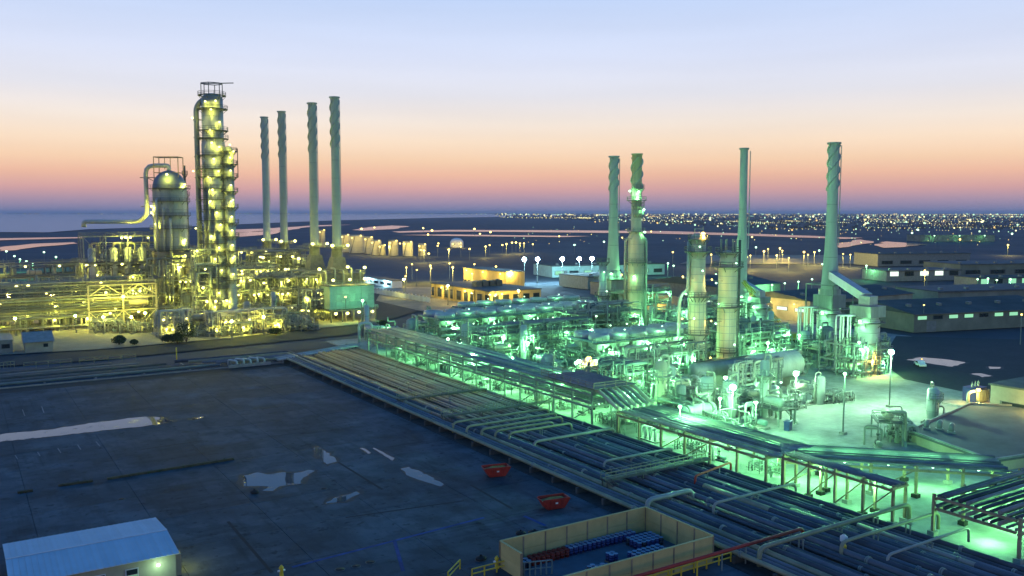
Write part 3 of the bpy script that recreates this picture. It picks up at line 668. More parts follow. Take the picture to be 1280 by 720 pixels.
# frame of tall drums
pd_ = P(108, 402); 
fd = frame('drum_structure', 'tall open steel frame around a row of upright drums', pd_.x, pd_.y, 4, 2, 7.6, 7, (12.5, 21.5, 31.5), 12, pipes=40, nl=14, mult=.7, deck=True)
for i, dx in enumerate((3, 10.5, 15.5, 20.5, 26.5)):
    d = thing('upright_drum', ('first', 'second', 'third', 'fourth', 'fifth')[i] + ' upright silver drum in the tall open frame, counted from the pipe gallery', 'drum', (pd_.x+dx, pd_.y+2.5, 12.7), 0, 'upright drums in the open frame')
    shell(d, [(1.0, 0), (1.35, .6), (1.35, 13.5)] + dome_prof(1.35, 13.5, 1.0), SILVER, 16, bands=[(1.35, 4), (1.35, 9)])
    MB().tube([(0, 0, 14.3), (0, 0, 16), (2.5, 0, 16), (2.5, 0, 12)], .4, 8, 1).build('outlet_pipe', PIPELAG, d)
# bright truss bay with a big horizontal drum
ptb = P(112, 411.5); 
tb = thing('truss_bay', 'brightly lit two tier truss frame around a horizontal drum', 'steel structure', (ptb.x, ptb.y, 0))
Wt, ht = 22.0, (6.0, 15.0)
for x_ in (0, Wt/2, Wt):
    for y_ in (0, 6): MB().box(x_-.28, x_+.28, y_-.28, y_+.28, 0, ht[1]).build('post', CREAM, tb)
for y_ in (0, 6):
    m = MB()
    for z_ in (ht[0], ht[1], 10.5): m.bar((0, y_-.02, z_), (Wt, y_-.02, z_), .4)
    m.build('beam', CREAM, tb)
    m = MB()
    for i in range(4):
        xa, xb = Wt*i/4, Wt*(i+1)/4; m.bar((xa, y_-.05, ht[1]-(0 if i % 2 else 3.8)), (xb, y_-.05, ht[1]-(3.8 if i % 2 else 0)), .26); m.bar((xa, y_-.05, 0.2 if i % 2 else ht[0]), (xb, y_-.05, ht[0] if i % 2 else .2), .22)
    m.build('brace', CREAM, tb)
MB().box(-.3, Wt+.3, -.3, 6.3, ht[0]+.2, ht[0]+.35).build('deck', GRATE, tb)
MB().box(-.3, Wt+.3, -.3, 6.3, ht[1]+.2, ht[1]+.35).build('deck', GRATE, tb)
rect_rail(MB(), 0, Wt, 0, 6, ht[1]+.3).build('handrail', CREAM, tb)
for x_, z_ in ((Wt*.5, 10.8), (Wt*.25, 12.5), (Wt*.75, 12.5), (Wt*.3, 5.2), (Wt*.72, 5.2)): lamp(tb, (x_, -.9, z_), 'yel', .6 if z_ == 10.8 else .45, True, .6, (0, -1.1, -.6))
hd = thing('horizontal_drum', 'long yellow lit horizontal drum inside the truss bay', 'drum', (ptb.x+2.5, ptb.y+3, ht[0]+.35))
MB().hdrum((0, 0, 2.3), (7, 0, 2.3), 1.9, 18).build('shell', CREAM, hd); MB().hdrum((9.5, 0, 2.3), (16.5, 0, 2.3), 1.9, 18).build('shell', CREAM, hd)
for x_ in (1.2, 5.8, 10.7, 15.3): MB().box(x_-.25, x_+.25, -1.5, 1.5, 0, 1.1).build('saddle', CONC2, hd)

# mid frames round the tower
def frp(name, label, px, py, *a, **k): q = P(px, py); return frame(name, label, q.x, q.y, *a, **k)
frp('process_structure', 'crowded pipe structure right in front of the dome vessel', 193, 404, 3, 2, 7, 7, (5, 10, 15.5, 21), 21, pipes=60, nl=14)
frp('process_structure', 'open frame of pipes between dome vessel and tall tower', 226, 396, 3, 2, 6, 6, (6, 12, 18, 24), 22, pipes=50, nl=10)
frp('process_structure', 'dense pipe frame beside the slim side column', 296, 402, 3, 2, 7, 7, (5.5, 10.5, 16), 23, pipes=60, nl=14)
frp('process_structure', 'low pipe frame behind the side column with round lamps', 300, 384, 4, 2, 8, 8, (8, 16, 24), 24, pipes=60, nl=16)
frp('process_structure', 'dark pipe frame left of the teal panel box', 350, 402, 3, 2, 6.5, 7, (6, 11, 16), 25, pipes=60, nl=9, m=DARKSTEEL)
frp('process_structure', 'tall lean frame hugging the tall tower foot', 246, 416, 3, 1, 4.5, 5, (6, 11, 16, 22, 28), 26, pipes=40, nl=10)
frp('process_structure', 'pipe structure behind the upright drum frame', 120, 392, 5, 2, 8, 8, (8, 16, 25), 27, pipes=50, nl=12)

frp('process_structure', 'dense pipe block between truss bay and dome vessel', 158, 400, 3, 2, 6.5, 6, (6, 12, 17), 61, pipes=70, nl=14)
frp('process_structure', 'dense pipe block right behind the slim side column', 272, 396, 4, 2, 6, 6, (6, 12, 18), 62, pipes=80, nl=16)
frp('process_structure', 'lamp lit pipe block halfway to the teal panel box', 326, 399, 3, 2, 6, 6, (5, 10, 14.5), 63, pipes=70, nl=14)
frp('process_structure', 'low dark pipe block next to the teal panel box', 372, 403, 2, 1, 6, 6, (5, 9.5), 64, pipes=40, nl=7, m=DARKSTEEL)
frp('process_structure', 'long back row of pipe levels behind the gallery', -20, 398, 8, 1, 8, 7, (9, 15, 20), 65, pipes=90, nl=16)
# heaters under the four stacks
for hi, (pa, pb, lab) in enumerate(((stk[0], stk[1], 'dark furnace block under the two shorter stacks'), (stk[2], stk[3], 'dark furnace block under the two taller stacks'))):
    c = (pa+pb)/2; t = thing('furnace', lab, 'furnace', (c.x, c.y, 0)); hx, hy = 8.5, abs(pa.y-pb.y)/2+7
    MB().box(-hx, hx, -hy, hy, 4.5, 17).build('firebox', DARKSTEEL, t)
    for p_ in (pa, pb):
        dy = p_.y - c.y; dx = p_.x - c.x
        q = MB(); q._add([(-3.4+dx, dy-3.4, 17), (3.4+dx, dy-3.4, 17), (3.4+dx, dy+3.4, 17), (-3.4+dx, dy+3.4, 17), (-2.2+dx, dy-2.2, 23), (2.2+dx, dy-2.2, 23), (2.2+dx, dy+2.2, 23), (-2.2+dx, dy+2.2, 23)], [(0,1,5,4),(1,2,6,5),(2,3,7,6),(3,0,4,7),(4,5,6,7)])
        q.lathe((dx, dy, 23), [(2.1, -.2), (2.0, 4.1)], 18); q.build('hood', DARKSTEEL, t)
        for z_ in (17.2, 26.4):
            rr = 6.4 if z_ < 20 else 3.6; o = MB().box(dx-rr, dx+rr, dy-rr, dy+rr, z_, z_+.15).build('platform', GRATE, t) if z_ > 20 else MB().box(-hx-1.2, hx+1.2, dy-6, dy+6, z_-.8, z_-.6).build('platform', GRATE, t)
            rect_rail(MB(), (dx-rr) if z_ > 20 else -hx-1.2, (dx+rr) if z_ > 20 else hx+1.2, dy-min(rr, 6), dy+min(rr, 6), z_ + (.15 if z_ > 20 else -.6)).build('handrail', STEEL, o)
    for x_ in (-hx+.5, -hx/3, hx/3, hx-.5):
        for y_ in (-hy+.5, hy-.5): MB().box(x_-.3, x_+.3, y_-.3, y_+.3, 0, 4.5).build('leg', DARKSTEEL, t)
    for z_ in (7.5, 10.5, 13.5): MB().box(-hx-.25, hx+.25, -hy-.25, hy+.25, z_, z_+.3).build('stiffener', DARKSTEEL, t)
    for i in range(5):
        x_ = -hx + (i+.5)*2*hx/5; MB().tube([(x_, -hy-.9, 5), (x_, -hy-.9, 18+i % 2), (x_, -hy+3, 18+i % 2)], .35, 8, .9).build('riser_pipe', SILVER2, t)
    for x_, y_, z_ in ((-hx-1, -hy-1, 19), (hx*.2, -hy-1, 19.5), (hx+.5, -hy, 19), (-hx-1, -hy, 10), (0, -hy-1.2, 8), (hx, -hy-1, 12), (-3, pa.y-c.y-4.6, 27.6), (3, pa.y-c.y-4.6, 27.6), (-3, pb.y-c.y-4.6, 27.6), (3.2, pb.y-c.y-4.6, 27.6), (hx+1.3, 0, 14), (-hx-1.5, 3, 22)):
        lamp(t, (x_, y_, z_), 'yel', .65, True, .4, (-.2, -.8, -.5))

frp('process_structure', 'lamp studded platform frame before the two shorter stacks', 320, 387, 3, 2, 6.5, 6, (9, 17, 22.5), 29, pipes=50, nl=16, m=DARKSTEEL, lr=.55)
# teal panel box on its platform
pb0 = Vector((115.8, 305.6, 0))
tbx = thing('panel_box', 'large pale teal panelled box on a low lit platform', 'equipment box', (pb0.x, pb0.y, 0)); W_ = 17.5
for i in range(7):
    for k in range(3):
        MB().box(W_*i/7+.03, W_*(i+1)/7-.03, 0, .25, 4.6+2.8*k+.03, 4.6+2.8*(k+1)-.03).build('panel', TEALBOX, tbx)
MB().box(.1, W_-.1, .27, 10, 4.6, 12.9).build('casing', TEALBOX, tbx)
MB().box(-.4, W_+.4, -.4, 10.4, 13, 13.3).build('roof', DARKSTEEL, tbx)
o = MB().box(-.8, W_+.8, -1.6, 10.6, 4.1, 4.5).build('platform', GRATE, tbx); rect_rail(MB(), -.8, W_+.8, -1.6, 10.6, 4.5).build('handrail', TEALBOX, o)
for i in range(5): MB().box(W_*i/4-.2, W_*i/4+.2, -1.2, -.8, 0, 4.1).build('leg', DARKSTEEL, tbx)
for x_, z_ in ((1.5, 3.3), (6, 3.2), (10.5, 3.4), (15.8, 3.3)): lamp(tbx, (x_, -1.9, z_), 'yel', .6, True, .18, (0, -.9, -.8))
for x_ in (2.5, 9, 15): lamp(tbx, (x_, 2.9, 15.2), 'yel', .6, True, .4, (0, -.4, -.4))
rect_rail(MB(), 0, W_, 0, 10, 13.3).build('handrail', TEALBOX, tbx)
TBX_ADDED_LAMP = (pb0.x+9, pb0.y-9)

# ================================================================== small equipment that fills the two units
def put_off(): return (0, -5000, -50)
PROTO = {}
def proto_pump(v):
    rnd = random.Random(100+v); t = thing('pump_skid', 'x', 'pump')
    MB().box(-1.6, 1.6, -.7, .7, 0, .35).build('baseplate', CONC2, t)
    MB().hdrum((-1.3, 0, .95), (0.1, 0, .95), .48, 12, .2).build('motor', rnd.choice((GREYPAINT, TEALBOX)), t)
    MB().lathe((.9, 0, .4), [(.05, 0), (.5, .1), (.62, .5), (.5, .9), (.05, 1.0)], 12).build('pump_casing', DARKSTEEL, t)
    h = rnd.uniform(2.2, 4.2); m = MB(); m.tube([(.9, 0, 1.1), (.9, 0, h), (.9, 2.4, h), (.9, 2.4, .3)], .2, 8, .6); m.tube([(1.4, 0, .9), (2.4, 0, .9), (2.4, -1.0, .9), (2.4, -1.0, h*.8), (2.4, 2.2, h*.8)], .24, 8, .5)
    m.build('pipework', rnd.choice((SILVER, PIPELAG)), t, kind='stuff')
    m = MB(); m.lathe((.9, 0, h*.6), [(.3, -.2), (.3, .2)], 10); m.bar((.9, -.5, h*.6), (.9, .0, h*.6), .1); m.disc_ring((.9, -.1, h*.6+.0), .25, .35, -.05, .1, 10); m.build('valve', DARKSTEEL, t)
    return t
def proto_exchanger(v):
    rnd = random.Random(200+v); t = thing('heat_exchanger', 'x', 'heat exchanger'); r = rnd.uniform(.75, 1.15); L = rnd.uniform(5, 7); z = r + rnd.uniform(1.0, 2.2)
    MB().hdrum((-L/2, 0, z), (L/2, 0, z), r, 16).build('shell', rnd.choice((SILVER, SILVER2, CREAM)), t)
    m = MB()
    for x in (-L/2+.9, L/2-.2): m.tube([(x-.12, 0, z), (x+.12, 0, z)], r*1.18, 16)
    m.build('flange', GREYPAINT, t)
    for x in (-L*.3, L*.3): MB().box(x-.25, x+.25, -r*.8, r*.8, 0, z-r*.75).build('saddle', CONC2, t)
    m = MB(); m.tube([(-L*.35, 0, z+r*.9), (-L*.35, 0, z+r+1.6), (L*.1, 0, z+r+1.6), (L*.1, 0, z+r+3)], .22, 8, .6); m.tube([(L*.3, 0, z-r*.8), (L*.3, 0, .6), (L*.3, -2, .6), (L*.3, -2, 2.4)], .2, 8, .5); m.tube([(L*.2, 0, z+r*.9), (L*.2, 0, z+r+.9), (L*.2, 2.4, z+r+.9), (L*.2, 2.4, .4)], .18, 8, .5)
    m.build('pipework', rnd.choice((PIPELAG, STEEL)), t, kind='stuff'); return t
def proto_drum(v):
    rnd = random.Random(300+v); t = thing('vertical_drum', 'x', 'drum'); r = rnd.uniform(.8, 1.5); h = rnd.uniform(5, 10)
    shell(t, [(r*.85, 0), (r*.85, 1.3), (r, 1.6), (r, h)] + dome_prof(r, h, r*.55, 5), rnd.choice((SILVER, CREAM, SILVER2)), 18, bands=[(r, h*.35), (r, h*.7)])
    ring_platform(t, r, h*.75, .9, 2.6, 6.6, STEEL); ladder(t, r, .3, h*.75, 3.4, STEEL)
    m = MB(); m.tube([(0, 0, h+r*.5), (0, 0, h+r*.5+1), (r+.7, 0, h+r*.5+1), (r+.7, 0, .5)], .2, 8, .6); m.tube([(0, -r, h*.5), (0, -r-1, h*.5), (0, -r-1, .5)], .16, 8, .5); m.build('pipework', PIPELAG, t, kind='stuff'); return t
def proto_manifold(v):
    rnd = random.Random(400+v); t = thing('pipe_manifold', 'x', 'pipes'); W, D = 8.0, 5.0
    qs = [MB(), MB()]; vm = MB()
    for k in range(18):
        q = rnd.choice(qs); r = rnd.choice((.08, .1, .14, .18, .22)); y = rnd.uniform(-D/2, D/2); x = rnd.uniform(-W/2, W/2); h = rnd.uniform(.8, 4.2); x2 = rnd.uniform(-W/2, W/2); y2 = rnd.uniform(-D/2, D/2)
        if k % 3 == 0: q.tube([(-W/2, y, h*.4), (x, y, h*.4), (x, y, h), (W/2, y, h)], r, 8, .5)
        elif k % 3 == 1: q.tube([(x, y, .1), (x, y, h), (x2, y, h), (x2, y, .1)], r, 8, .5)
        else: q.tube([(x, y, .1), (x, y, h), (x, y2, h), (x, y2, h*.3), (x2, y2, h*.3)], r, 8, .5)
        vm.ball((x, y, h*.55), r*2.2, 6, 4); vm.bar((x, y, h*.55), (x, y-.7, h*.55), .09); vm.disc_ring((x, y-.7, h*.55-.05), .2, .34, 0, .08, 8)
    for i, q in enumerate(qs): q.build('pipework', (STEEL, SILVER2)[i], t, kind='stuff')
    vm.build('valves', rnd.choice((DARKSTEEL, GREYPAINT)), t, kind='stuff')
    for x in (-W/2+.5, 0, W/2-.5):
        m = MB(); m.bar((x, -D/2, 0), (x, -D/2, 2.2), .16); m.bar((x, D/2, 0), (x, D/2, 2.2), .16); m.bar((x, -D/2-.08, 2.2), (x, D/2+.08, 2.2), .18); m.build('pipe_support', STEEL, t)
    return t
def proto_loops(v):
    rnd = random.Random(500+v); t = thing('looped_pipe_set', 'x', 'pipes')
    for k in range(4):
        x = -3 + 2*k; h = 3.2 + .5*rnd.random()
        MB().tube([(x, -1, .1), (x, -1, h), (x+.1, 1, h), (x+.1, 1, .1)], .26, 10, .95).build('loop_pipe', (SILVER, CREAM)[v % 2], t)
    MB().box(-4.2, 4.2, -1.8, 1.8, 0, .3).build('plinth', CONC2, t); return t
def proto_valves(v):
    rnd = random.Random(600+v); t = thing('platform_skid', 'x', 'skid'); W, D, z = 6.0, 4.5, rnd.uniform(2.6, 4.4)
    for x in (0, W):
        for y in (0, D): MB().box(x-W/2-.13, x-W/2+.13, y-D/2-.13, y-D/2+.13, 0, z).build('leg', STEEL, t)
    o = MB().box(-W/2-.2, W/2+.2, -D/2-.2, D/2+.2, z, z+.12).build('deck', GRATE, t); rect_rail(MB(), -W/2, W/2, -D/2, D/2, z+.12, step=2).build('handrail', STEEL, o)
    MB().hdrum((-W*.3, 0, z+1.1), (W*.3, 0, z+1.1), .8, 14).build('drum', rnd.choice((SILVER, CREAM)), t)
    m = MB()
    for k in range(6):
        x = rnd.uniform(-W/2, W/2); h = z + rnd.uniform(.5, 3); m.tube([(x, -D/2-.6, .1), (x, -D/2-.6, h), (x, rnd.uniform(-1, 1.5), h)], rnd.choice((.12, .18, .24)), 8, .5)
    m.build('pipework', PIPELAG, t, kind='stuff')
    m = MB(); m.bar((-W/2-.5, -D/2-.5, 0), (W/2*.2, -D/2-.5, z), .5, .12); m.build('stair', STEEL, t); return t
PF = dict(pump=proto_pump, exch=proto_exchanger, drum=proto_drum, mani=proto_manifold, loop=proto_loops, plat=proto_valves)
DESC = dict(pump='small pump skid with bent discharge pipe', exch='horizontal heat exchanger shell on saddles', drum='upright silver drum with ladder',
            mani='low tangle of valves and thin pipes', loop='row of inverted U pipe loops', plat='small raised platform with drum and railing')
LANDM = []       # (x, y, phrase)
def landmark(p, phrase): LANDM.append((p[0], p[1], phrase))
USED_PROTO = set()
RELATED = {}
def relate(t, desc, x, y, marks, unit):         # name a thing by the landmark it stands next to
    best = min(marks, key=lambda l: (l[0]-x)**2 + (l[1]-y)**2); dx, dy = x-best[0], y-best[1]
    r, f = dx*_c - dy*_s, dx*_s + dy*_c
    rel = ('behind' if f > 0 else 'before') if abs(f) > abs(r) else ('right of' if r > 0 else 'left of')
    t['label'] = f'{desc} {rel} {best[2]}'; t['group'] = f'{desc}s of the {unit}'
    RELATED.setdefault(t['label'], []).append((dx*dx+dy*dy, t))
def number_related():
    for lab, l in RELATED.items():
        if len(l) > 1:
            for i, (d, t) in enumerate(sorted(l, key=lambda e: e[0])): t['label'] = lab + ', ' + (ORD[i] if i < 12 else 'among the farthest')
def place(kind, v, x, y, rz, unit, z=0, sc=1.0):
    key = (kind, v)
    if key not in PROTO: PROTO[key] = PF[kind](v)
    t = PROTO[key]
    if key in USED_PROTO: t = copy_tree(t)
    USED_PROTO.add(key)
    t.location = (x, y, z); t.rotation_euler = (0, 0, rz); t.scale = (sc, sc, sc); relate(t, DESC[kind], x, y, LANDM, unit + ' unit')
    return t
for p_, ph in ((pt, 'the tallest tower'), (pv, 'the domed reactor'), (ptb, 'the bright truss bay'), (pb0, 'the teal panel box'), ((15, 334), 'the long pipe gallery'), (stk[3], 'the tallest straked stack')): landmark(p_, ph)

# ---- left unit fill
rn = random.Random(5)
for i in range(16):                                    # pumps and pipe loops before the gallery
    q = P(8 + i*6.8, 409 + rn.uniform(-1, 2)); place(('pump', 'loop', 'pump')[i % 3], i % 3, q.x, q.y, rn.choice((0, math.pi)), 'tower', 0, 1.25)
for row, (py, x0, x1, n, kinds) in enumerate([(415, 118, 190, 7, ('pump', 'mani')), (405, 190, 246, 5, ('exch', 'mani', 'loop')), (417, 196, 240, 5, ('loop', 'pump')), (419, 236, 300, 7, ('mani', 'plat')), (412, 240, 350, 9, ('mani', 'exch', 'plat')), (406, 280, 372, 8, ('plat', 'mani', 'drum')), (411, 355, 398, 4, ('mani', 'pump')), (392, 300, 400, 6, ('drum', 'plat')), (400, 225, 330, 6, ('drum', 'plat', 'exch'))]):
    for i in range(n):
        q = P(x0 + (x1-x0)*(i+.5)/n + rn.uniform(-1.5, 1.5), py + rn.uniform(-1.2, 1.2)); k = kinds[i % len(kinds)]; place(k, rn.randrange(4), q.x, q.y, rn.choice((0, math.pi/2, math.pi)), 'tower', 0, 1.15 if k != 'loop' else 1.3)
# low pipe frames in front (fine lattice of pipes before the tower)
fr1 = P(262, 421); frame('pipe_lattice', 'low bright lattice of small pipes at the foot of the tallest tower', fr1.x, fr1.y, 6, 1, 4.2, 5, (3.2, 5.6), 31, 'pipe lattice', m=CREAM, pipes=120, nl=12, mult=.28, deck=False, pm=(CREAM, SILVER, PIPELAG), rz=0.03)
fr1 = P(198, 423); frame('pipe_lattice', 'small pipe lattice with bent loops left of the tallest tower', fr1.x, fr1.y, 2, 1, 5, 5, (3.5, 6.5), 32, 'pipe lattice', m=CREAM, pipes=50, nl=5, mult=.28, deck=False, pm=(CREAM, SILVER, PIPELAG))
def flood(px, py, h, kind, label, r=.55, mult=1.0, group=None, glow=True, double=False, name='lamp_post'):
    q = P(px, py); t = thing(name, label, 'lamp post', (q.x, q.y, 0), 0, group)
    MB().tube([(0, 0, 0), (0, 0, h)], .14, 8).build('pole', GREYPAINT, t)
    MB().box(-.35, .35, -.35, .35, 0, .5).build('base', CONC2, t)
    if double:
        MB().bar((-1.2, 0, h), (1.2, 0, h), .12).build('arm', GREYPAINT, t)
        for s in (-1, 1): lamp(t, (s*1.2, 0, h-.15), kind, r, glow if s > 0 else None, mult, (0, 0, -.9))
    else: lamp(t, (0, 0, h+r*.8), kind, r, glow, mult, (-.4, -.9, -.7), strong=bool(glow))
    return t
flood(12, 409, 10.5, 'org', 'orange star lamp before the pipe gallery, nearer the frame edge', .75, 3.0)
flood(67, 408, 11.0, 'org', 'orange star lamp before the pipe gallery, nearer the truss bay', .85, 3.0)
FLT = thing('lamp_post', 'added slim green white lamp post lighting the teal panel box', 'lamp post', (*TBX_ADDED_LAMP, 0)); MB().tube([(0, 0, 0), (0, 0, 8)], .12, 8).build('pole', GREYPAINT, FLT); lamp(FLT, (0, 0, 8.2), 'grn', .25, True, .8, strong=True)  # lamp post added in front of the panel box to light it green
flood(35, 414, 5.0, 'yel', 'short lamp post among the gallery pumps', .5, 1.0)
flood(71, 413, 8.0, 'yel', 'pale lamp post before the gallery end', .45, 1.2)
for i, (x, y) in enumerate(((130, 418), (165, 418), (182, 412), (215, 420), (290, 424), (330, 418), (20, 420), (95, 416))):
    t = flood(x, y, 5.5, 'yel', 'short yellow lamp post on the sandy paving of the tower unit', .32, 1.1, 'short lamp posts of the tower unit'); relate(t, 'short yellow lamp post', t.location.x, t.location.y, LANDM, 'tower unit')

# ================================================================== right unit
landmark(P(870, 472), 'the nearer pale column'); landmark(P(907, 468), 'the thicker pale column'); landmark(P(795, 418), 'the railed chimney column'); landmark(P(753, 425), 'the thin green column')
landmark(P(980, 478), 'the big horizontal drum'); landmark(P(1040, 438), 'the flared furnace chimney'); landmark((150, 228), 'the blue air coolers'); landmark((100, 150), 'the long pipe rack'); landmark((112, 100), 'the low pipe rack'); landmark(P(930, 420), 'the smooth slender chimney')
def column(px, py, segs, label, rings, m, bandn=14, lampk='grn', lamps=6, seamk=12, nm='pale_column'):
    p = P(px, py); k = depth(p)/FPX; z = lambda y: ZT(p, y); t = thing(nm, label, 'column', (p.x, p.y, 0)); prof = [(segs[0][1]*k/2, 0)]
    for i, (ytop, w) in enumerate(segs):
        prof += [(w*k/2, z(ytop))]
        if i + 1 < len(segs): prof += [(segs[i+1][1]*k/2, z(ytop) + 1.0)]
    rt = segs[-1][1]*k/2; prof += dome_prof(rt, z(segs[-1][0]), rt*.5, 5)
    zz = [z(segs[-1][0]) * (i+1)/(bandn+1) for i in range(bandn)]
    def rad(h):
        for yt, w in segs:
            if h <= z(yt): return w*k/2
        return rt
    shell(t, prof, m, 28, 'shell', bands=[(rad(h), h) for h in zz], seam=(seamk, 1, z(segs[0][0])-.2, rad(2)+.02))
    a = AV(p)
    for y, w, sp in rings: ring_platform(t, rad(z(y)-.2), z(y), w, a - sp/2 + .3, a + sp/2 + .3)
    ladder(t, rad(5), 1, z(segs[0][0]), a+1.1)
    for i in range(lamps):
        h = z(segs[-1][0])*(i+.6)/lamps; b = a + random.uniform(-1.1, 1.1); lamp(t, ((rad(h)+1.1)*math.cos(b), (rad(h)+1.1)*math.sin(b), h), lampk, .26, i % 3 == 0 or None, .06, (.5*math.cos(b), .5*math.sin(b), -.5))
    return t, p, k, z
C1, pc1, k1, z1_ = column(870, 472, [(365, 22), (296, 18.5)], 'nearer tall cream clad column with dark ring platform and side pipe', [(418, 1.0, 6.28), (315, 1.5, 4.6), (300, .8, 5.6), (371, 1.4, 2.0)], CREAM, 18)
m = MB(); q = -RT*12*k1
m.tube([(q.x, q.y, z1_(302)), (q.x, q.y, z1_(362)), (q.x*1.7, q.y*1.7, z1_(368)), (q.x*1.9, q.y*1.9, z1_(380)), (q.x*1.9, q.y*1.9, z1_(420))], .42, 10, 1.5); m.build('side_pipe', SILVER, C1)
m = MB(); m.tube([(q.x*.75, q.y*.75, z1_(296)), (q.x*.9, q.y*.9, z1_(330)), (q.x*.9, q.y*.9, z1_(400))], .3, 8, 1); m.build('side_pipe', SILVER2, C1)
m = MB(); m.bar((1.5, 0, z1_(296)), (1.5, 0, z1_(283)), .15); m.bar((-1.3, 0, z1_(296)), (-1.3, 0, z1_(286)), .15); m.bar((-1.3, 0, z1_(286)), (1.5, 0, z1_(286)), .13); m.build('top_davit_frame', STEEL, C1)
lamp(C1, (0, -1.5, z1_(292)), 'org', .5, True, .3, (0, -.4, -.4))
C2, pc2, k2, z2_ = column(907, 468, [(384, 24.5), (333, 23), (318, 20)], 'thicker tall cream clad column with three ring platforms and davits', [(334, 1.6, 6.28), (384, 1.5, 6.28), (316, 1.2, 6.28), (440, .5, 6.28)], CREAM, 16)
m = MB()
for i in range(7):
    a = i*.9; r = 9.5*k2; m.bar((r*math.cos(a), r*math.sin(a), z2_(316)), (r*math.cos(a), r*math.sin(a), z2_(299)), .2)
m.build('top_posts', STEEL, C2)
m = MB(); q = RT*14.5*k2; m.tube([(q.x, q.y, z2_(300)), (q.x, q.y, z2_(460))], .3, 8); m.build('side_pipe', DARKSTEEL, C2)
C3, pc3, k3, z3_ = column(753, 425, [(368, 12), (330, 9.5)], 'thin green lit column beside the air coolers', [(328, .9, 6.28), (370, 1.0, 4)], SILVER, 8, lamps=4)
# chimney column with railed gallery
pb_ = P(base_px(795.5, 416, 270), 416); kb = depth(pb_)/FPX; zb = lambda y: ZT(pb_, y); CB = thing('chimney_column', 'cream lagged column with railed gallery and a straked chimney top', 'column', (pb_.x, pb_.y, 0)); ab = AV(pb_)
shell(CB, [(10.2*kb, 0), (10.2*kb, zb(296)), (6.6*kb, zb(289)), (6.4*kb, zb(240)), (6.3*kb, zb(193.5)), (7.2*kb, zb(193.5)), (7.2*kb, zb(192))], CREAM, 24, 'shell', bands=[(10.2*kb, zb(y)) for y in range(305, 410, 12)] + [(6.5*kb, zb(y)) for y in (262, 275)])
strakes(CB, 6.3*kb, zb(243), zb(197), 1.0, 3, .45, STACKPAINT)
for y, w, sp in ((251, 1.6, 6.28), (290, 1.3, 6.28), (258, 1.0, 2.2), (268, 1.0, 2.2), (236, .9, 2.0), (328, .9, 3.5), (362, .9, 3.5)): ring_platform(CB, (6.5 if y < 292 else 10.2)*kb, zb(y), w, ab + .5 - sp/2, ab + .5 + sp/2, STEEL)
for dx in (-13, 12.5): m = MB(); q = RT*dx*kb; m.tube([(q.x, q.y, 2), (q.x, q.y, zb(300)), (q.x*.6, q.y*.6, zb(296))], .5, 8, 1); m.build('side_pipe', SILVER2, CB)
for dx, y in ((-9.5, 239), (1, 240), (0, 247), (8, 262), (9.5, 290), (-4, 345)):
    o_ = RT*dx*kb - FW*((6.5 if y < 292 else 10.2)*kb*math.sqrt(max(0.05, 1-(dx/14)**2))+.9); lamp(CB, (o_.x, o_.y, zb(y)), 'grn', .4, True, .10, (0, 0, -.6))
ladder(CB, 10.2*kb, 1, zb(296), ab+.9)

for t_, p_, hs, r_ in ((C1, pc1, (5, 15, 25), 6.6), (C2, pc2, (5, 14, 24), 7.0), (CB, pb_, (8, 20, 32), 8.6)):  # warm lamps added on brackets, standing in for the columns' warm light
    b = AV(p_) - .55
    for h in hs:
        lamp(t_, (r_*math.cos(b), r_*math.sin(b), h), 'warm', .22, True, .16, (0, 0, -.5)); MB().bar((2*math.cos(b), 2*math.sin(b), h-.6), (r_*math.cos(b), r_*math.sin(b), h-.25), .12).build('added_lamp_bracket', STEEL, t_)
# furnaces under the chimneys
def round_furnace(p, r, z0, z1, label, pipes=6, lk='grn', rz=0):
    t = thing('round_furnace', label, 'furnace', (p.x, p.y, 0)); a = AV(p)
    shell(t, [(r, z0), (r, z1), (r*.8, z1+1.2), (r*.8, z1+1.25)], SILVER, 28, 'shell', bands=[(r, z0 + (z1-z0)*k/4) for k in (1, 2, 3)])
    for k in range(8): b = k*.785; MB().box(r*.9*math.cos(b)-.22, r*.9*math.cos(b)+.22, r*.9*math.sin(b)-.22, r*.9*math.sin(b)+.22, 0, z0).build('leg', STEEL, t)
    for z in (z0+.2, z1-.3): ring_platform(t, r, z, 1.2)
    for k in range(pipes):
        o_ = -RT*(r + 1.2 + k*.9) - FW*.6*(k % 2); m = MB(); m.tube([(o_.x, o_.y, .3), (o_.x, o_.y, z1+1.5), (o_.x*.5, o_.y*.5, z1+1.5)], .22, 8, .6); m.build('coil_pipe', WHITEP, t)
    for z in (z0, (z0+z1)/2, z1): lamp(t, ((r+1.4)*math.cos(a-.4), (r+1.4)*math.sin(a-.4), z+.4), lk, .4, True, .5, (.3*math.cos(a), .3*math.sin(a), -.3))
    return t
rf1 = round_furnace(p_d, 3.4, 2.5, 11.2, 'tall round silver furnace under the flared chimney')
m = MB(); m.box(-3.2, 3.2, -3.2, 3.2, 12.6, 16.4); m.build('convection_box', SILVER2, rf1); m = MB().lathe((0, 0, 16.4), [(3.1, 0), (3.1, 1.7)], 20); m.build('breeching', SILVER2, rf1)
m = MB()
for x_, y_ in ((-4.6, -4.6), (4.6, -4.6), (4.6, 4.6), (-4.6, 4.6)): m.bar((x_, y_, 12), (x_, y_, 19.5), .3)
for a_, b_ in (((-4.6, -4.6), (4.6, -4.6)), ((4.6, -4.6), (4.6, 4.6)), ((4.6, 4.6), (-4.6, 4.6)), ((-4.6, 4.6), (-4.6, -4.6))): m.bar((*a_, 19.4), (*b_, 19.4), .3); m.bar((*a_, 12.4), (*b_, 12.4), .3)
m.build('access_frame', STEEL, rf1)
p_e = P(1082, 466)
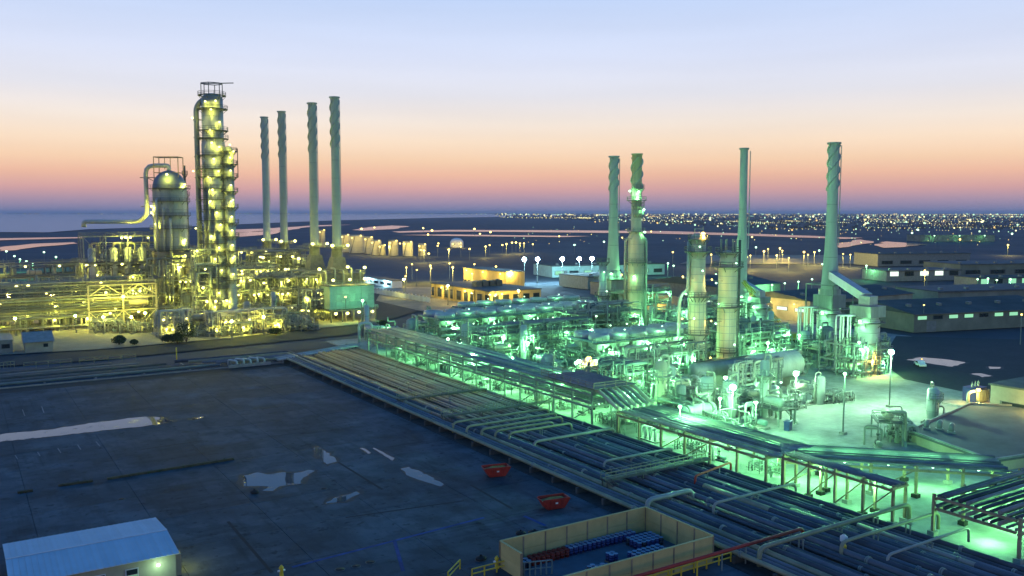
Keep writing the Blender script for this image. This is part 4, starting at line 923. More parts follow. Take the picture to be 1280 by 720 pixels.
rf2 = round_furnace(p_e, 3.0, 2.5, 13.0, 'second round furnace joined to the chimney by a sloping duct', 5)
MB().box(-3.0, 3.0, -3.0, 3.0, 14.2, 17.0).build('convection_box', SILVER2, rf2)
dk = thing('flue_duct', 'sloping square flue duct from furnace up to the flared chimney', 'duct', (p_e.x, p_e.y, 17.0))
e0 = Vector((0, 0, 1.8)); e1 = Vector((p_d.x-p_e.x, p_d.y-p_e.y, ZT(p_d, 343)-17.0)); e1 = e1 - Vector((e1.x, e1.y, 0)).normalized()*2.2
MB().bar(e0 + (e1-e0).normalized()*.6, e1, 2.2, 2.2).build('duct_run', SILVER, dk); MB().box(-1.6, 1.6, -1.6, 1.6, 0.02, 2.4).build('duct_foot', SILVER, dk)
lamp(rf2, (-2.6, -3.6, 3.6), 'org', .45, True, 1.2, (-.4, -.6, 0))
frame('process_structure', 'platform frame with coil pipes before the round furnaces', p_e.x-9, p_e.y-3, 3, 2, 4.5, 5, (4, 8), 41, pipes=40, nl=6, lampkind='grn', mult=.6)
rf3 = round_furnace(P(948, 428), 2.8, 2.0, 11.0, 'small round furnace under the smooth slender chimney', 4)
MB().box(-2.4, 2.4, -2.4, 2.4, 12.3, 14.2).build('convection_box', SILVER2, rf3)
pk = P(948, 428); dk2 = thing('flue_duct', 'sloping green duct rising to the smooth slender chimney', 'duct', (pk.x, pk.y, 14.2)); e1 = Vector((p_c.x-pk.x, p_c.y-pk.y, ZT(p_c, 354)-14.2)); e1 -= Vector((e1.x, e1.y, 0)).normalized()*1.2
MB().bar(Vector((0, 0, 1.2)), e1, 1.8, 1.8).build('duct_run', SILVER, dk2); MB().box(-1.2, 1.2, -1.2, 1.2, .02, 2.0).build('duct_foot', SILVER, dk2)
for p_, z_, lab in ((p_c, 15.0, 'square support tower under the smooth slender chimney'), (p_a, 20.0, 'furnace block under the straked chimney behind the coolers')):
    t = thing('stack_support', lab, 'furnace', (p_.x, p_.y, 0)); MB().box(-3.4, 3.4, -3.4, 3.4, 3, z_-3).build('firebox', SILVER2, t); MB().lathe((0, 0, z_-3), [(3.3, 0), (2.3, 3.0)], 18).build('hood', SILVER2, t)
    for x_ in (-3, 3):
        for y_ in (-3, 3): MB().box(x_-.25, x_+.25, y_-.25, y_+.25, 0, 3).build('leg', STEEL, t)
    o = MB().box(-4.6, 4.6, -4.6, 4.6, z_-3.3, z_-3.1).build('platform', GRATE, t); rect_rail(MB(), -4.6, 4.6, -4.6, 4.6, z_-3.1).build('handrail', STEEL, o)
    for x_, y_, zz in ((-4, -4, z_-1), (4, -4, z_-1), (-4, 0, 8), (0, -4.2, 6)): lamp(t, (x_, y_, zz), 'grn', .45, True, .5, (-.3, -.5, -.4))
# big horizontal drum
pdm = P(962, 487)
bd = thing('horizontal_drum', 'big pale horizontal drum with round end beside the furnaces', 'drum', (pdm.x, pdm.y, 0))
MB().hdrum((-6, 0, 5.4), (8.0, 0, 5.4), 3.0, 28).build('shell', SILVER2, bd)
for x_ in (-5, 6.2): MB().box(x_-.4, x_+.4, -2.4, 2.4, 0, 3.0).build('saddle', CONC2, bd)
bd2 = thing('horizontal_drum', 'long thin horizontal vessel behind the floodlit drum', 'drum', (pdm.x-7, pdm.y+8, 0))
MB().hdrum((-9, 0, 4.6), (9, 0, 4.6), 1.7, 20).build('shell', SILVER2, bd2)
for x_ in (-7, 0, 7): MB().box(x_-.3, x_+.3, -1.4, 1.4, 0, 3.1).build('saddle', CONC2, bd2)
m = MB(); m.bar((-9, 0, 6.5), (9, 0, 6.5), .8, .1); m.build('walkway', GRATE, bd2)

# air coolers
def cooler(name, label, x0, y0, nx, ny, b, zt_, lk='grn', seed=0, mult=.5):
    rnd = random.Random(seed); t = thing(name, label, 'air cooler', (x0, y0, 0)); W, D = nx*b, ny*b
    for i in range(nx+1):
        for j in range(ny+1): MB().box(i*b-.16, i*b+.16, j*b-.16, j*b+.16, 0, zt_).build('post', STEEL, t)
    for z in (zt_*.45, zt_*.72):
        q = MB()
        for j in range(ny+1): q.bar((0, j*b, z), (W, j*b, z), .3)
        for i in range(nx+1): q.bar((i*b, 0, z-.06), (i*b, D, z-.06), .26)
        q.build('beam_grid', STEEL, t)
    for i in range(nx):
        for j in range(ny):
            bay = MB().box(i*b+.1, (i+1)*b-.1, j*b+.1, (j+1)*b-.1, zt_, zt_+.5).build('tube_bundle', FANBLUE, t)
            MB().lathe((i*b+b/2, j*b+b/2, zt_+.5), [(b*.42, 0), (b*.44, .3), (b*.40, 1.3), (b*.36, 1.3), (b*.38, .2)], 18).build('fan_ring', FANRING, bay)
            q = MB()
            for k in range(4):
                a = k*math.pi/4 + rnd.random(); q.bar((i*b+b/2-b*.36*math.cos(a), j*b+b/2-b*.36*math.sin(a), zt_+1.0), (i*b+b/2+b*.36*math.cos(a), j*b+b/2+b*.36*math.sin(a), zt_+1.1), .35, .06)
            q.lathe((i*b+b/2, j*b+b/2, zt_+.5), [(.5, 0), (.5, .8), (.02, .85)], 10); q.build('fan', GREYPAINT, bay)
            if (i + j) % 1 == 0: MB().lathe((i*b+b/2, j*b+b/2, zt_-2.0), [(b*.2, 0), (b*.44, 1.2), (b*.46, 1.9)], 16).build('plenum_cone', FANRING, bay)
    o = MB().box(-1.4, W+1.4, -1.5, -.1, zt_+.1, zt_+.25).build('walkway', GRATE, t); rect_rail(MB(), -1.4, W+1.4, -1.5, -.1, zt_+.25, step=3).build('handrail', STEEL, o)
    q = MB()
    for k in range(nx*2): x = (k+.5)*b/2; q.tube([(x, -.6, zt_-.4), (x, -.6, zt_-2.4), (x, D*.5, zt_-2.4)], .2, 6, .5)
    q.tube([(0, -.9, zt_-2.4), (W, -.9, zt_-2.4)], .45, 8); q.tube([(0, -.9, zt_*.5), (W, -.9, zt_*.5)], .35, 8); q.build('pipework', SILVER2, t, kind='stuff')
    for i in range(nx):
        lamp(t, ((i+.5)*b, -1.0, zt_-1.4), lk, .22, i % 2 == 0 or None, mult, (0, -.5, -.5))
        if i % 2: lamp(t, ((i+.3)*b, -.8, zt_+3.0), lk, .2, True, .22, (0, .4, 0))
    return t
cooler('air_cooler', 'longest bank of blue topped fan coolers behind the pipe rack', 119, 226, 9, 2, 7.2, 8.6, seed=1, mult=.8)
cooler('air_cooler', 'rear bank of blue topped fan coolers below the office block', 140, 250, 7, 1, 7.2, 8.6, seed=2, mult=.6)
cooler('air_cooler', 'shorter bank of blue fan coolers beside the cream columns', 128, 163.5, 6, 2, 6.0, 9.0, seed=3, mult=.8)
# green glowing light above the fan decks, as on the platforms
for x_, y_ in ((130, 224), (150, 224), (170, 224), (186, 236), (140, 247), (160, 247)): pass

frame('process_structure', 'green lit two level frame behind the thin column', 190, 228, 3, 2, 7, 7, (5, 9, 13), 51, lampkind='grn', pipes=45, nl=8, mult=.6)
frame('process_structure', 'green lit frame between railed chimney column and cream columns', 176, 186, 4, 2, 6.5, 6, (4.5, 8.5, 12), 52, lampkind='grn', pipes=60, nl=10, mult=.6)
frame('process_structure', 'green lit frame right behind the cream columns', 172, 160, 3, 2, 6.5, 6, (4.5, 8.5), 53, lampkind='grn', pipes=50, nl=8, mult=.6)
frame('process_structure', 'long low green frame along the back of the pipe rack', 116, 196, 6, 1, 6, 6, (4.5, 8), 54, lampkind='grn', pipes=70, nl=12, mult=.6)
frame('process_structure', 'green pipe frame in front of the shorter cooler bank', 126, 150, 4, 1, 6, 6, (4, 7.2), 55, lampkind='grn', pipes=50, nl=8, mult=.6)
frame('process_structure', 'green pipe frame beside the rack where it steps down', 112, 140, 2, 2, 5, 5, (3.6, 6.5), 56, lampkind='grn', pipes=30, nl=5, mult=.6)
frame('process_structure', 'narrow green frame under the big horizontal drum', pdm.x-12, pdm.y-3, 3, 1, 4, 4, (3, 5.5), 57, lampkind='grn', pipes=30, nl=4, mult=.6)
frame('process_structure', 'green frame left of the railed chimney column', 150, 200, 4, 2, 6, 6, (4.5, 8, 11), 58, lampkind='grn', pipes=50, nl=8, mult=.6)
# orange tinted exchanger pair by the shorter coolers
t = thing('heat_exchanger', 'orange lit fat exchanger at the end of the shorter cooler bank', 'heat exchanger', (123.0, 158.5, 0)); MB().hdrum((-3, 0, 5), (3, 0, 5), 1.9, 18).build('shell', CREAM, t)
for x_ in (-2, 2): MB().box(x_-.3, x_+.3, -1.5, 1.5, 0, 3.3).build('saddle', CONC2, t)
lamp(t, (-3.2, -2.6, 7.2), 'org', .7, True, 1.6, (-.5, -.6, -.3)); lamp(t, (-5.5, -2, 6.8), 'wht', .5, True, .5, (-.5, -.6, -.3))
# general fill
occ = [(pc1.x, pc1.y, 4), (pc2.x, pc2.y, 4), (pb_.x, pb_.y, 5), (pc3.x, pc3.y, 3.5), (p_d.x, p_d.y, 7), (p_e.x, p_e.y, 7), (pk.x, pk.y, 5), (p_c.x, p_c.y, 5), (p_a.x, p_a.y, 5), (pdm.x+1, pdm.y, 8)]
rects = [(118, 185, 224, 242), (139, 192, 249, 259), (127, 165, 162, 177), (189, 212, 227, 243), (175, 203, 185, 199), (171, 193, 159, 173), (115, 153, 195, 203), (125, 151, 149, 157), (111, 123, 139, 151), (149, 175, 199, 213), (p_e.x-10, p_e.x+6, p_e.y-5, p_e.y+8), (pdm.x-17, pdm.x+10, pdm.y-3, pdm.y+11)]
def free(x, y, r): return all((x-a)**2 + (y-b)**2 > (r+c)**2 for a, b, c in occ) and all(not (a-r*.6 < x < b+r*.6 and c-r*.6 < y < d+r*.6) for a, b, c, d in rects)
rn = random.Random(17); cnt = 0
y = 112.0
while y < 262:
    x = 111.0
    while x < 215:
        xx, yy = x + rn.uniform(-1.2, 1.2), y + rn.uniform(-1.2, 1.2)
        # the open apron in front stays clear
        apron = (yy < 128 and xx > 131 + (yy-112)*1.0) or (xx > 168 and yy < 140)
        if free(xx, yy, 3.0) and not apron:
            k = rn.choice(('mani', 'mani', 'exch', 'plat', 'drum', 'pump', 'mani', 'loop')); tt = place(k, rn.randrange(4), xx, yy, rn.choice((0, math.pi/2, math.pi, -math.pi/2)), 'green', 0, rn.uniform(.95, 1.15)); cnt += 1
        x += 7.1
    y += 6.4
q = P(838, 505); place('loop', 0, q.x, q.y, 0, 'green', 0, 1.35); q = P(862, 497); place('loop', 2, q.x, q.y, 0, 'green', 0, 1.35)
for i in range(22):
    x_ = 806 + i*11.5; q = P(x_ + rn.uniform(-3, 3), 521 - max(0, x_-900)*.13 + rn.uniform(-3, 2)); place(('pump', 'mani', 'plat', 'pump', 'drum')[i % 5], rn.randrange(4), q.x, q.y, rn.choice((0, math.pi/2, math.pi)), 'green', 0, .72)
# floodlights of the unit
def FL(px, lamp_py, h, kind, label, r, mult, name='flood_mast'):
    u = P(px, lamp_py, h); t = thing(name, label, 'lamp mast', (u.x, u.y, 0)); MB().tube([(0, 0, 0), (0, 0, h)], .13, 8).build('pole', GREYPAINT, t); MB().box(-.5, .5, -.5, .5, 0, .45).build('base', CONC2, t); lamp(t, (0, 0, h+r), kind, r, True, mult, (-.5, -.9, -.3), strong=True); return t
FL(1114, 443, 11, 'wht', 'tall mast with the bright star lamp on the pale apron', .5, 8.0)
FL(916, 488, 8, 'wht', 'dazzling green white floodlight at the unit edge', .55, 3.0)
FL(995, 470, 7, 'wht', 'dazzling floodlight in front of the big horizontal drum', .5, 3.4)
FL(1056, 468, 11, 'grn', 'dark slim mast standing alone on the pale apron', .12, 1.2)
FL(907, 474, 5, 'wht', 'smaller floodlight glaring at the foot of the thicker column', .32, 1.4)
for i, (x_, y_) in enumerate(((820, 470), (850, 510), (700, 470), (640, 450), (660, 430), (590, 445), (720, 455), (780, 480), (760, 450), (830, 440), (960, 430), (690, 410), (1000, 420), (840, 395), (810, 430), (900, 500), (945, 505), (560, 425))):
    u = P(x_, y_, 6.5); t = thing('lamp_post', 'green white lamp post standing among the piping of the process unit', 'lamp post', (u.x, u.y, 0), 0, 'lamp posts among the green piping'); MB().tube([(0, 0, 0), (0, 0, 6.5)], .1, 6).build('pole', STEEL, t); lamp(t, (0, 0, 6.75), 'grn', .2, True, 2.0, (-.3, -.7, -.5), strong=True); relate(t, 'green white lamp post among pipes', u.x, u.y, LANDM, 'green unit')
# ================================================================== pipe racks
def rack(name, label, pa_, pb__, width, ztiers, npipes, foot=0, span=6.0, mats=(STEEL, SILVER2, PIPELAG), lk='grn', nl=6, post=STEEL, mult=.7, seed=0, under=True, zpost=None, rmax=.32):
    """A pipe bridge along the straight run path[0]-path[1]: bents (posts and crossbeams), tiers of pipes."""
    rnd = random.Random(seed); a, b = Vector((*pa_, 0)), Vector((*pb__, 0)); d = b-a; L = d.length; d.normalize(); n = Vector((-d.y, d.x, 0))
    t = thing(name, label, 'pipe rack', (a.x, a.y, 0))
    k = max(1, round(L/span))
    for i in range(k+1):
        c = d*(L*i/k)
        for s in (0, width): q = c + n*s; MB().bar((q.x, q.y, 0), (q.x, q.y, ztiers[-1]+.3), .32).build('post', post, t); MB().box(q.x-.45, q.x+.45, q.y-.45, q.y+.45, 0, .55).build('footing', RUBBER if i % 2 else CONC2, t)
        m = MB()
        for z in ztiers: e = c + n*width; m.bar((c.x - n.x*.4, c.y - n.y*.4, z-.16), (e.x + n.x*.4, e.y + n.y*.4, z-.16), .3, .32)
        m.build('crossbeam', post, t)
        if i < k and rnd.random() < .45:
            m = MB(); e = d*(L*(i+1)/k); m.bar((c.x, c.y, .5), (e.x, e.y, ztiers[0]-.3), .14); m.build('brace', post, t)
    for s in (-.2, width+.2):
        m = MB()
        for z in ztiers: p0 = n*s; p1 = d*L + n*s; m.bar((p0.x, p0.y, z-.36), (p1.x, p1.y, z-.36), .24, .34)
        m.build('girder', post, t)
    for z in ztiers:
        for i in range(npipes):
            s = width*(i+.5)/npipes; r = rnd.uniform(.14, min(rmax, abs(width)/npipes*.46)); p0 = n*s; p1 = d*L + n*s
            MB().tube([(p0.x, p0.y, z+r), (p1.x, p1.y, z+r)], r, 8).build('pipe', rnd.choice(mats), t)
    for i in range(nl):
        c = d*(L*(i+.5)/nl) + n*width*.5; lamp(t, (c.x, c.y, ztiers[0]-.9), lk, .2, True, mult, (0, 0, -.5))
    return t
G3 = (STEEL, PIPEGREY, PIPELAG, PIPEGREY)
rack('pipe_rack', 'long upper pipe rack running from the loop pipe to the step down', (99.2, 232), (99.2, 128), 9.5, (4.2, 6.6), 10, mats=(STEEL, PIPEGREY, PIPELAG, SILVER2), rmax=.26, nl=13, seed=1, lk='grn', mult=.5)
# deck canopy over the rack end and its sloping pipes
t = thing('rack_canopy', 'dark slatted walkway canopy at the end of the upper rack', 'walkway', (98.8, 127, 7.4))
for i in range(9): MB().box(.1+i*1.15, 1.1+i*1.15, 0, 17, 0, .12).build('plank', DARKSTEEL, t)
rect_rail(MB(), 0, 10.4, 0, 17, .12).build('handrail', RUSTSTEEL, t)
t = thing('sloping_pipe_set', 'set of parallel pipes sloping down between the two racks', 'pipes', (99.6, 127.6, 0))
for i in range(7): MB().tube([(.5+i*1.4, .4, 7.0), (.5+i*1.4, -.8, 7.0), (.5+i*1.4, -5.6, 4.9), (.5+i*1.4, -6.6, 4.9)], .34, 8, .6).build('pipe', (CREAM, STEEL, PIPELAG)[i % 3], t)
rack('pipe_rack', 'lower pipe rack running from the sloping pipes towards the bend', (99.4, 120.6), (99.4, 86.6), 10, (4.3,), 10, rmax=.26, mats=(STEEL, SILVER2, PIPELAG, PIPEGREY), nl=4, seed=2, post=RUSTSTEEL, mult=.5)
rack('pipe_rack', 'bent end of the lower rack crossing towards the flat dark roof', (100.5, 84.5), (121.5, 63.0), 8.0, (4.3,), 8, rmax=.26, mats=(STEEL, SILVER2, PIPELAG, PIPEGREY), nl=5, seed=3, post=RUSTSTEEL, mult=.5)
# elbows joining the two
t = thing('elbow_pipe_set', 'fan of bent pipes joining the straight rack to its diagonal end', 'pipes', (99.4, 86.6, 0))
for i in range(10):
    s = .6 + i*.95; s2 = i*.75 + .3; e = Vector((1.1, -2.1)) + Vector((.715, .699))*s2
    MB().tube([(s, 0, 4.55), (s, -.6, 4.55), (e.x, e.y, 4.55)], .22, 8, .4).build('pipe', (STEEL, SILVER2, PIPELAG)[i % 3], t)
rack('pipe_rack', 'narrow pipe bridge on tall brown posts beside the ground pipes', (100.2, 84.0), (100.2, 66.5), 2.6, (5.0,), 5, mats=(STEEL, PIPEGREY), nl=2, seed=4, post=RUSTSTEEL, span=4.4, mult=.5)
rack('pipe_rack', 'wide dark pipe rack at the frame edge above green lit ground', (101.5, 61.8), (128, 61.8), -10.5, (3.6, 5.0), 11, mats=(PIPEGREY, PIPEDARK, STEEL, PIPELAG), nl=4, seed=5, post=RUSTSTEEL, mult=.5, rmax=.28)

rn = random.Random(23)
for i in range(18):
    place(('mani', 'pump', 'mani', 'loop', 'plat')[i % 5], rn.randrange(4), rn.uniform(102.5, 105), 92 + i*7.6 + rn.uniform(-1, 1), rn.choice((math.pi/2, -math.pi/2)), 'green', 0, .62)
# inverted U pipe and small drum at the rack's far end
pu = P(449, 428); t = thing('loop_pipe', 'pale inverted U pipe standing at the far rack end', 'pipe', (pu.x, pu.y, 0))
MB().tube([(0, 0, 0), (0, 0, 6.0), (3.6, -1.5, 6.0), (3.6, -1.5, 3.4)], .42, 12, 1.4).build('pipe', SILVER, t)
q = P(470, 424); t = thing('horizontal_drum', 'small silver drum with green lit end beside the loop pipe', 'drum', (q.x, q.y, 0)); MB().hdrum((-2, 2.6, 3.2), (1.6, -2, 3.2), 1.3, 16).build('shell', SILVER, t)
for x_, y_ in ((-1.4, 1.8), (1.0, -1.2)): MB().box(x_-.5, x_+.5, y_-.5, y_+.5, 0, 2.2).build('saddle', CONC2, t)
o = MB().box(-3.2, 2.6, 3.6, 6, 4.2, 4.4).build('platform', GRATE, t); rect_rail(MB(), -3.2, 2.6, 3.6, 6, 4.4).build('handrail', STEEL, o)
lamp(t, (2.6, -3.6, 3.8), 'grn', .3, True, 1.2, (.2, -.5, -.3))

# ================================================================== pipeway on sleepers
struct(MB().box(73.3, 97.3, 20, 250, -.5, -.12).build('pipeway_bed', mat('dark gravel bed', (0.05, 0.05, 0.048), .95, 0, .4, 1.5, .3)), 'dark gravel bed under the ground level pipes', 'ground')
struct(MB().box(-150, 73.2, 230, 252, -.9, -.35).build('pipeway_bed', MATS['dark gravel bed']), 'sunken dark pipe trench beside the far yard edge', 'ground')
wk = struct(MB().box(-150, 73.2, 229.6, 229.9, -.9, .25).build('retaining_wall', CONC2), 'low retaining wall along the far yard edge', 'wall')
rn = random.Random(3)
SLEEP = mat('stained sleeper concrete', (0.09, 0.09, 0.085), .9, 0, .3, .6)
pw = thing('ground_pipeway', 'broad track of parallel ground level pipes crossing the foreground', 'pipes', (0, 0, 0))
x = 74.3; xs = []
while x < 96.8:
    r = rn.choice((.22, .3, .38, .45, .3)); 
    if rn.random() > .12 or x < 78:
        x += r; xs.append((x, r)); x += r + rn.uniform(.12, .5)
    else: x += .8
for i, (x, r) in enumerate(xs):
    y0, y1 = 30, 226 - max(0, (x-80))*.2 + (x-74)*.9
    m = (PIPEOLIVE if i in (0, 3) else PIPEDARK if rn.random() < .55 else PIPEGREY)
    if i < 5: MB().tube([(x, y0, .75+r), (x, 231 + i*2.2, .75+r), (60 - i*3, 231 + i*2.2, .75+r)], r, 10, 1.5).build('pipe', m, pw)
    else: MB().tube([(x, y0, .75+r), (x, y1, .75+r)], r, 10).build('pipe', m, pw)
for i, (x, r) in enumerate(xs):
    pipe = [c for c in pw.children if c.name.split('.')[0] == 'pipe'][i]; y = 45 + rn.uniform(0, 14); fl = MB(); hasf = False
    while y < 215:
        for dy in (0, .22): fl.tube([(x, y+dy, .75+r), (x, y+dy+.14, .75+r)], r*1.32, 10)
        y += rn.uniform(14, 38); hasf = True
    fl.build('flange', STEEL, pipe, kind='stuff')
    if rn.random() < .5:
        ya = rn.uniform(50, 170); MB().tube([(x, ya, .75+r), (x, ya+rn.uniform(8, 40), .75+r)], r*1.13, 10).build('lagging_sleeve', rn.choice((PIPEOLIVE, PIPELAG, PIPEDARK)), pipe)
for i in range(33):
    y = 33 + i*6.0; MB().box(74.0, 97.0, y-.2, y+.2, -.12, .74).build('sleeper', SLEEP, pw)
lp = thing('trench_pipes', 'dark pipes lying in the trench along the far yard edge', 'pipes', (0, 0, 0))
for i in range(9):
    y = 233 + i*1.9; r = rn.choice((.25, .35, .45)); MB().tube([(-150, y, .1+r), (58 - i*3, y, .1+r)], r, 8).build('pipe', (PIPEDARK, PIPEGREY)[i % 3 == 0], lp)
for i in range(20): MB().box(-148+i*11, -147.6+i*11, 232, 250, -.35, .1).build('sleeper', CONC2, lp)
# crossing pipes, walkways
def crossing(y, x0, x1, z, r, m, label, n=1, gap=1.0, drop=True):
    t = thing('crossing_pipe', label, 'pipe', (x0, y, 0))
    for i in range(n):
        pts = [(0, i*gap, .4), (0, i*gap, z), (x1-x0, i*gap, z)] + ([(x1-x0, i*gap, .4)] if drop else [])
        MB().tube(pts, r*.82, 10, .9).build('pipe', m, t)
    k = max(2, int((x1-x0)/6))
    for i in range(1, k):
        xx = (x1-x0)*i/k; q = MB(); q.bar((xx, -.3, 0), (xx, -.3, z-r), .14); q.bar((xx, n*gap-gap+.3, 0), (xx, n*gap-gap+.3, z-r), .14); q.bar((xx, -.45, z-r*.82-.09), (xx, n*gap-gap+.45, z-r*.82-.09), .16); q.build('pipe_support', STEEL, t)
    return t
yy = lambda px, py, z: P(px, py, z).y
y_ = yy(610, 545, 2)
crossing(137.5, 75, 96, 2.3, .26, PIPEOLIVE, 'olive bridging pipe farthest along the ground pipes', 1)
for i, (y, x1) in enumerate(((133.5, 95), (130.2, 94), (127.4, 90), (124.6, 92))):
    crossing(y, 75.5 + i*1.1, x1, 2.3 + .1*i, .26, PIPEOLIVE, ('first', 'second', 'third', 'fourth')[i] + ' of four olive pipes bridging the pipeway side by side, from the far end', 1)
crossing(118.8, 80, 97, 2.2, .30, PIPELAG, 'lagged pipe bridging the pipeway before the rack step down', 1)
crossing(104, 83, 97, 2.0, .22, PIPELAG, 'thin lagged pipe leaving the ground pipes towards the rack', 1)
crossing(86.0, 76, 84, 2.2, .42, SILVER2, 'thick pale pipe with a bend beside the walled compound', 1)
crossing(80.0, 82, 98, 2.4, .22, PIPELAG, 'thin pipe on supports past the walled compound', 1)
crossing(66.0, 75, 103, 2.5, .34, PIPEOLIVE, 'long olive pipe bridging the pipeway close to the camera', 1)
crossing(62.0, 84, 103, 2.6, .26, PIPEOLIVE, 'short olive pipe beside the long olive crossing', 1)
crossing(57.5, 86, 102, 2.2, .2, PIPELAG, 'thin lagged pipe nearest the camera over the pipeway', 1)
# red fire main on supports
rp = thing('red_pipe', 'long red fire main on posts beside the walled compound', 'pipe', (56, 68.0, 0))
MB().tube([(-4, 0, 2.2), (27.5, 0, 2.2), (28.8, 0, 2.2), (28.8, 0, .8)], .2, 10, .6).build('pipe', PIPERED, rp)
for i in range(8): MB().bar((i*3.8, 0, 0), (i*3.8, 0, 2.0), .13).build('support', OILYELLOW if i < 4 else STEEL, rp)
rp2 = thing('red_pipe', 'short red pipe with a bent end over the pipeway middle', 'pipe', (88.5, 90, 0)); MB().tube([(0, 0, .8), (0, 0, 2.4), (9.5, 2.2, 2.4), (9.5, 2.2, 1.0)], .17, 8, .5).build('pipe', PIPERED, rp2)
for i in (1, 2): MB().bar((i*3.2, i*.75, 0), (i*3.2, i*.75, 2.3), .12).build('support', STEEL, rp2)
# walkway bridges
def walkway(y, x0, x1, z, label, stair=True, w=1.1, m=DARKSTEEL):
    t = thing('walkway_bridge', label, 'walkway', (x0, y, 0)); L = x1-x0
    n = int(L/.9)
    for i in range(n): MB().box(L*i/n+.03, L*(i+1)/n-.03, -w/2, w/2, z, z+.08).build('plank', GRATE, t)
    for s in (-w/2, w/2):
        q = MB(); q.bar((0, s, z-.12), (L, s, z-.12), .12, .22)
        q.build('girder', m, t); q = MB()
        for h in (.55, 1.05): q.bar((0, s, z+h), (L, s, z+h), .07)
        k = int(L/1.8)
        for i in range(k+1): q.bar((L*i/k, s, z), (L*i/k, s, z+1.05), .07)
        q.build('handrail', PIPEOLIVE, t)
    for i in range(4): 
        q = MB(); xx = .3 + (L-.6)*i/3; q.bar((xx, -w/2, 0), (xx, -w/2, z-.2), .16); q.bar((xx, w/2, 0), (xx, w/2, z-.2), .16); q.build('leg', m, t)
    if stair:
        q = MB(); q.bar((0, -w/2, z), (2.0, -w/2-2.2, .1), .1, .25); q.bar((0.9, -w/2, z), (2.9, -w/2-2.2, .1), .1, .25)
        for i in range(7): f = (i+.5)/7; q.bar((2*f, -w/2-2.2*f, z-(z-.1)*f), (2*f+.9, -w/2-2.2*f, z-(z-.1)*f), .3, .06)
        q.build('stair', m, t)
    return t
walkway(96.0, 76.5, 97.0, 2.3, 'railed walkway bridge over the pipes behind the walled compound')
walkway(143.5, 76, 101, 2.2, 'railed walkway bridge farther along the ground pipes')
walkway(163.0, 76, 97, 1.8, 'far railed walkway low over the ground pipes', False)
# small pumps on the pipeway and dark machinery
t = thing('yellow_valve', 'small yellow and white valve post between the near pipes', 'valve', (85.5, 62.8, 0)); MB().lathe((0, 0, 0), [(.35, .7), (.35, 1.6), (.2, 1.8), (.2, 2.4), (.02, 2.45)], 10).build('body', OILYELLOW, t); MB().lathe((0, 0, 2.2), [(.45, 0), (.45, .5), (.1, .8)], 10).build('cap', WHITEP, t)

# ================================================================== yard things
def skip(px, py, rz, label):
    q = P(px, py); t = thing('skip_container', label, 'skip', (q.x, q.y, .02), rz, 'red skips in the yard')
    L, Lb, w, wb, h = 2.1, 1.25, 1.0, .85, 1.45; th = .07
    for s, nm in ((-1, 'side_panel'), (1, 'side_panel')):
        m = MB(); v = [(-Lb, s*wb, .12), (Lb, s*wb, .12), (L, s*w, h), (L*.86, s*w, h+.12), (-L*.86, s*w, h+.12), (-L, s*w, h)]
        m._add([(a, b, c) for a, b, c in v] + [(a, b - s*th, c) for a, b, c in v], [(0,1,2,3,4,5), (11,10,9,8,7,6)] + [(i, (i+1) % 6, 6+(i+1) % 6, 6+i) for i in range(6)]); m.build(nm, SKIPRED, t)
    for s in (-1, 1):
        m = MB(); m._add([(s*Lb, -wb+th, .12), (s*Lb, wb-th, .12), (s*L, w-th, h), (s*L, -w+th, h), (s*(Lb-.08), -wb+th, .14), (s*(Lb-.08), wb-th, .14), (s*(L-.1), w-th, h), (s*(L-.1), -w+th, h)], [(0,1,2,3), (7,6,5,4), (2,6,7,3), (0,4,5,1), (0,3,7,4), (1,5,6,2)]); m.build('end_panel', SKIPRED, t)
        for y in (-.4, .4): MB().tube([(s*.9, y + s*0, .08), (s*.9+.01, y, .09)], .08, 6).build('skid', DARKSTEEL, t)
    for s in (-1, 1):
        for x in (-.75, .75): MB().bar((x, s*(wb+.05), .3), (x*1.15, s*(w+.05), h-.05), .1, .12).build('lift_rib', SKIPRED, t)
        MB().box(-.15, .2, s*(w+.0)-.02 if s > 0 else -(w-.04)-.04-.0, s*(w+.02) if s > 0 else -(w-.04), .85, 1.05).build('number_plate', WHITEP, t)
    MB().box(-Lb+.1, Lb-.1, -wb+.1, wb-.1, .1, .5).build('floor', SKIPIN, t)
    m = MB(); m._add([(-1.7, -.88, 1.15), (1.7, -.88, 1.1), (1.7, .88, 1.2), (-1.7, .88, 1.05), (-.5, 0, 1.6), (.8, .1, 1.5)], [(0, 1, 5, 4), (1, 2, 5), (2, 3, 4, 5), (3, 0, 4)]); m.build('rubble_load', SKIPIN, t)
    return t
skip(620, 595, R(-14), 'red steel skip with rusty load, farther from the compound')
skip(692, 635, R(-10), 'red steel skip with rusty load, nearer the compound')

